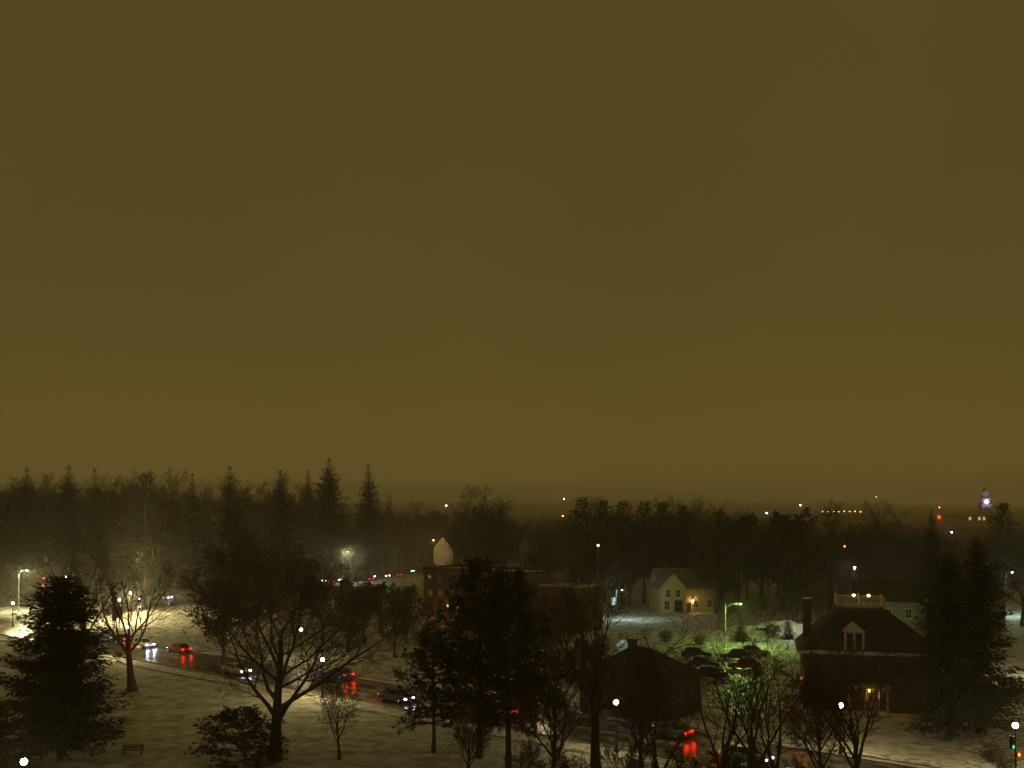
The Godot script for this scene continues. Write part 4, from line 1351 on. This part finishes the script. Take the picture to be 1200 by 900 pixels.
	arm_lamp("greenish white arm lamp at the right edge above the side street", Vector3(104.02, 0, -212), 0.0, 9.2, 1.2, 120, Color(0.85, 1.0, 0.86), M.lens)
	arm_lamp("pale lot pole with a long arm and green-tinted lamp, beside the parking lot", Vector3(34.59, 0, -163), 0.0, 7.0, 2.2, 105.0, Color(0.8, 1.0, 0.48), M.green_lens, M.lit_pole)
	arm_lamp("lamp behind the left chimney of the balustraded house, lighting the snow bank", Vector3(50.52, 0, -172), 90.0, 5.0, 0.5, 26.0, Color(1.0, 0.98, 0.86), M.lens)
	arm_lamp("lamp left of the yellow house lighting its snowy forecourt", Vector3(21.33, 0, -206), -20.0, 6.0, 1.0, 46, Color(0.86, 1.0, 0.94), M.green_lens)
	arm_lamp("lamp lighting the open snow past the right-hand spruces, outside the frame", Vector3(69, 0, -130), 180.0, 7.0, 1.2, 85, Color(1.0, 0.95, 0.7), M.lens)
	var spot := [[523, 592.5, 430.0, "white", "tiny white light above the far wood, centre"], [661, 584.5, 460.0, "white", "tiny white light over the orange one left of the skyline pines"], [659.5, 604.5, 330.0, "orange", "orange light glowing left of the skyline pines"], [701, 639, 200.0, "warm", "small warm light low in the skyline pines"], [898.5, 601, 420.0, "white", "white light on the right horizon above the wood"], [938, 592, 520.0, "white", "tiny white light right of the one on the right horizon"], [990, 640, 260.0, "orange", "small orange light in the dark wood at the right"], [1001.5, 665.5, 210.0, "white", "white light in the wood above the balustraded roof deck"], [1027, 582.5, 640.0, "warm", "tiny warm light highest above the parking deck"], [1101, 594.5, 520.0, "warm", "amber light right above the red light"], [1115, 623.5, 330.0, "white", "pale light below and right of the red light"], [272, 640, 300.0, "warm", "small orange light in the wood below the pointed spruce"], [508, 633, 338.0, "warm", "warm light beside the cream gable wall in the wood"], [130, 594, 420.0, "warm", "tiny warm light in the far left wood"]]
	for s in spot:
		var y: float = 22.0 + (600.0 - s[1]) / 1178.0 * s[2]
		var q := thing("yard_light", s[4], "lamp", Vector3((s[0] - 600.0) / 1178.0 * s[2], 0, -s[2]), 0.0, "far lights in the wood")
		g = Geo.new()
		g.lathe([Vector2(0.2, 0), Vector2(0.12, 1.0), Vector2(0.07, y - 0.25)], 7)
		part("pole", g, M.steel, q)
		g = Geo.new()
		g.lathe([Vector2(0.08, y + 0.2), Vector2(0.3, y + 0.22), Vector2(0.05, y + 0.34)], 8)
		part("shade", g, M.pole, q)
		g = Geo.new()
		g.ball(Vector3(0, y, 0), Vector3(0.24, 0.24, 0.24), 8, 10)
		part("bulb", g, {"white": M.lens, "warm": M.lens_warm, "orange": glow(Color(1.0, 0.55, 0.12), 14.0)}[s[3]], q)
		omni(q, Vector3(0, y, 0), {"white": Color(0.95, 0.97, 1.0), "warm": Color(1.0, 0.8, 0.45), "orange": Color(1.0, 0.55, 0.15)}[s[3]], 9.0 if s[0] == 659.5 else 26.0 if s[0] == 508 else 2.0, 0.2)
	t = thing("radio_mast", "slim mast with a red warning light on the right horizon", "mast", Vector3(178.45, 0, -420), 0.0)
	g = Geo.new()
	g.lathe([Vector2(0.3, 0), Vector2(0.18, 12), Vector2(0.12, 19.6)], 8)
	part("pole", g, M.steel, t)
	g = Geo.new()
	g.ball(Vector3(0, 19.9, 0), Vector3(0.6, 0.6, 0.6), 8, 12)
	part("warning_light", g, M.red, t)
	omni(t, Vector3(0, 19.9, 0.8), Color(1.0, 0.1, 0.03), 20.0, 0.3)

	# ------------------------------------------------ junction
	traffic_signal("traffic signal mast with red lights over the junction, behind the big left spruce", Vector3(-93.97, 0, -205), 180.0, 3.0, [[1.7, 6.6, 180.0, "red"], [1.6, 8.2, 180.0, "red"], [-0.5, 5.6, 220.0, "red"]])
	traffic_signal("traffic signal with one red light right of the big left spruce", Vector3(-82.77, 0, -195), 180.0, 2.2, [[1.9, 5.7, 180.0, "red"]])
	t = thing("walk_signal_post", "post with an orange walk signal beside the thick-trunked tree", "signal post", Vector3(-71.18, 0, -188), 0.0)
	g = Geo.new()
	g.lathe([Vector2(0.14, 0), Vector2(0.06, 0.3), Vector2(0.05, 3.3)], 8)
	part("post", g, M.steel, t)
	g = Geo.new()
	g.box(Vector3(0, 3.0, 0.15), Vector3(0.5, 0.5, 0.2))
	ps = part("signal_box", g, M.pole, t)
	g = Geo.new()
	g.ball(Vector3(0, 3.0, 0.27), Vector3(0.15, 0.18, 0.04), 6, 10)
	part("hand_light", g, M.amber, ps)
	t = thing("sign_pylon", "tall dark sign pylon with a lower board, on the lit snow", "sign", Vector3(-75.63, 0, -192), 8.0)
	g = Geo.new()
	g.box(Vector3(-0.3, 4.0, 0), Vector3(0.75, 5.6, 0.4))
	part("tall_board", g, M.grey, t)
	g = Geo.new()
	g.box(Vector3(0.6, 2.9, 0.1), Vector3(1.25, 2.2, 0.3))
	part("lower_board", g, M.grey, t)
	for q in [-0.3, 0.6]:
		g = Geo.new()
		g.rod(Vector3(q, 0, 0), Vector3(q, 1.9, 0), 0.1, 0.1, 8)
		part("post", g, M.steel, t)

	# ------------------------------------------------ cars
	var along := -40.6
	car("dark car on the road showing bright headlights, left of the pines", Vector3(-13.4, 0, -116.5), along, 0, "ht", "", 22.0)
	car("car in the far lane with red tail lights, above the small bare tree", Vector3(-23.0, 0, -133.0), along + 180, 3, "ht", "", 12.0)
	car("car in the far lane with red tail lights behind the two pines", Vector3(-1.6, 0, -114.6), along + 180, 2, "ht", "", 12.0)
	car("car with warm headlights behind the spreading bare tree's trunk", Vector3(-37.4, 0, -136.6), along, 4, "ht", "", 8.0)
	car("car in the far lane with a red tail light below the hip-roofed house", Vector3(15.4, 0, -98.6), along + 180, 5, "ht", "", 8.0)
	car("car with headlights behind the roadside thicket at bottom right", Vector3(20.6, 0, -88.4), along, 2, "ht", "", 16.0)
	car("red-lit car waiting at the junction right of the thick-trunked tree", Vector3(-52.2, 0, -157.5), along + 180, 1, "ht", "", 10.0)
	car("car showing tail lights and a glare of headlights behind the thick trunk", Vector3(-60.0, 0, -163.6), along, 4, "ht", "", 30.0)
	car("car with red tail lights waiting left of the thick-trunked tree", Vector3(-66.0, 0, -170.0), along + 180, 0, "ht", "", 8.0)
	var far_cars := [[166.5, 250.0, "h", 2, "truck-high headlight pair on the lit corner behind the bare tree", 20.0], [191, 252.0, "h", 4, "car with white lights right of the headlight pair on the lit corner", 70.0], [92, 232.0, "h", 3, "car with glaring headlights just right of the big left spruce", -60.0], [281, 280.0, "h", 0, "car with a small pair of headlights low in the wood at left centre", 0.0], [342, 301.0, "h", 2, "car with bluish headlights on the side street, left of the round evergreen", 0.0], [378, 316.0, "h", 0, "car with one white light right below the round evergreen", 20.0], [390, 309.0, "t", 1, "car with red tail lights by the round evergreen", 0.0], [400, 320.0, "h", 4, "car with a tall white glare left of the lamp-lit bare tree", 10.0], [436, 322.0, "t", 0, "car with a row of red tail lights below the lamp-lit bare tree", 0.0], [438, 336.0, "h", 3, "car with paired headlights right behind the red row", 0.0], [452, 340.0, "h", 2, "car with a single bluish headlight right of the paired ones", 25.0], [469, 344.0, "t", 1, "car with red tail lights at the right end of the side street", 0.0], [478, 366.0, "h", 4, "car with white lights highest on the side street", 60.0]]
	for s in far_cars:
		var tn: float = 90.0 if s[2] == "t" else -90.0 + s[5]
		var cc := car(s[4], Vector3((s[0] - 600.0) / 1178.0 * s[1], 0, -s[1]), tn, s[3], s[2], "cars on the side street", 9.0 if s[0] < 200 else 0.0)
	var lot := [[816, 152.0, 0, -8.0, "snow-topped car in the far row of the lot, at its left end"], [824, 142.0, 3, -8.0, "snow-topped car in the second row of the lot, at its left end"], [832, 133.0, 0, -8.0, "snow-topped car nearest the hip-roofed house in the lot"], [862, 150.0, 5, 172.0, "snow-topped car in the far row of the lot, beside the pale pole"], [884, 154.0, 2, -8.0, "silver snow-topped car at the right end of the far row"], [872, 141.0, 1, 172.0, "red snow-topped car in the second row of the lot, right of the aisle"], [896, 178.0, 4, 10.0, "white car parked in front of the lit snow bank"]]
	for s in lot:
		car(s[4], Vector3((s[0] - 600.0) / 1178.0 * s[1], 0, -s[1]), s[3], s[2], "", "cars parked in the lot", 0.0, true, 1.15)

	# ------------------------------------------------ small things
	t = thing("bench", "dark slatted bench alone on the snow at lower left", "bench", Vector3(-34.38, 0, -91), 4.0)
	for k in 4:
		g = Geo.new()
		g.box(Vector3(0, 0.45, -0.17 + k * 0.12), Vector3(1.9, 0.04, 0.1))
		part("seat_slat", g, M.wood, t)
	for k in 3:
		g = Geo.new()
		g.box(Vector3(0, 0.58 + k * 0.13, -0.26 - k * 0.03), Vector3(1.9, 0.1, 0.035))
		part("back_slat", g, M.wood, t)
	for s in [-0.8, 0.8]:
		g = Geo.new()
		g.box(Vector3(s, 0.21, 0.18), Vector3(0.07, 0.42, 0.07)); g.box(Vector3(s, 0.44, -0.31), Vector3(0.07, 0.88, 0.07)); g.box(Vector3(s, 0.4, -0.06), Vector3(0.06, 0.05, 0.42))
		part("leg", g, M.pole, t)
	t = thing("lit_sign", "small white lit sign box left of the yellow house", "sign", Vector3(21.33, 0, -212), 0.0)
	g = Geo.new()
	g.rod(Vector3(0, 0, 0), Vector3(0, 2.4, 0), 0.08, 0.08, 8)
	part("post", g, M.steel, t)
	g = Geo.new()
	g.box(Vector3(0, 3.2, 0), Vector3(1.0, 1.6, 0.3))
	part("sign_box", g, M.grey, t)
	g = Geo.new()
	g.box(Vector3(0, 3.2, 0.16), Vector3(0.9, 1.5, 0.03))
	part("sign_face_light", g, M.window_cool, t)
	print("done")
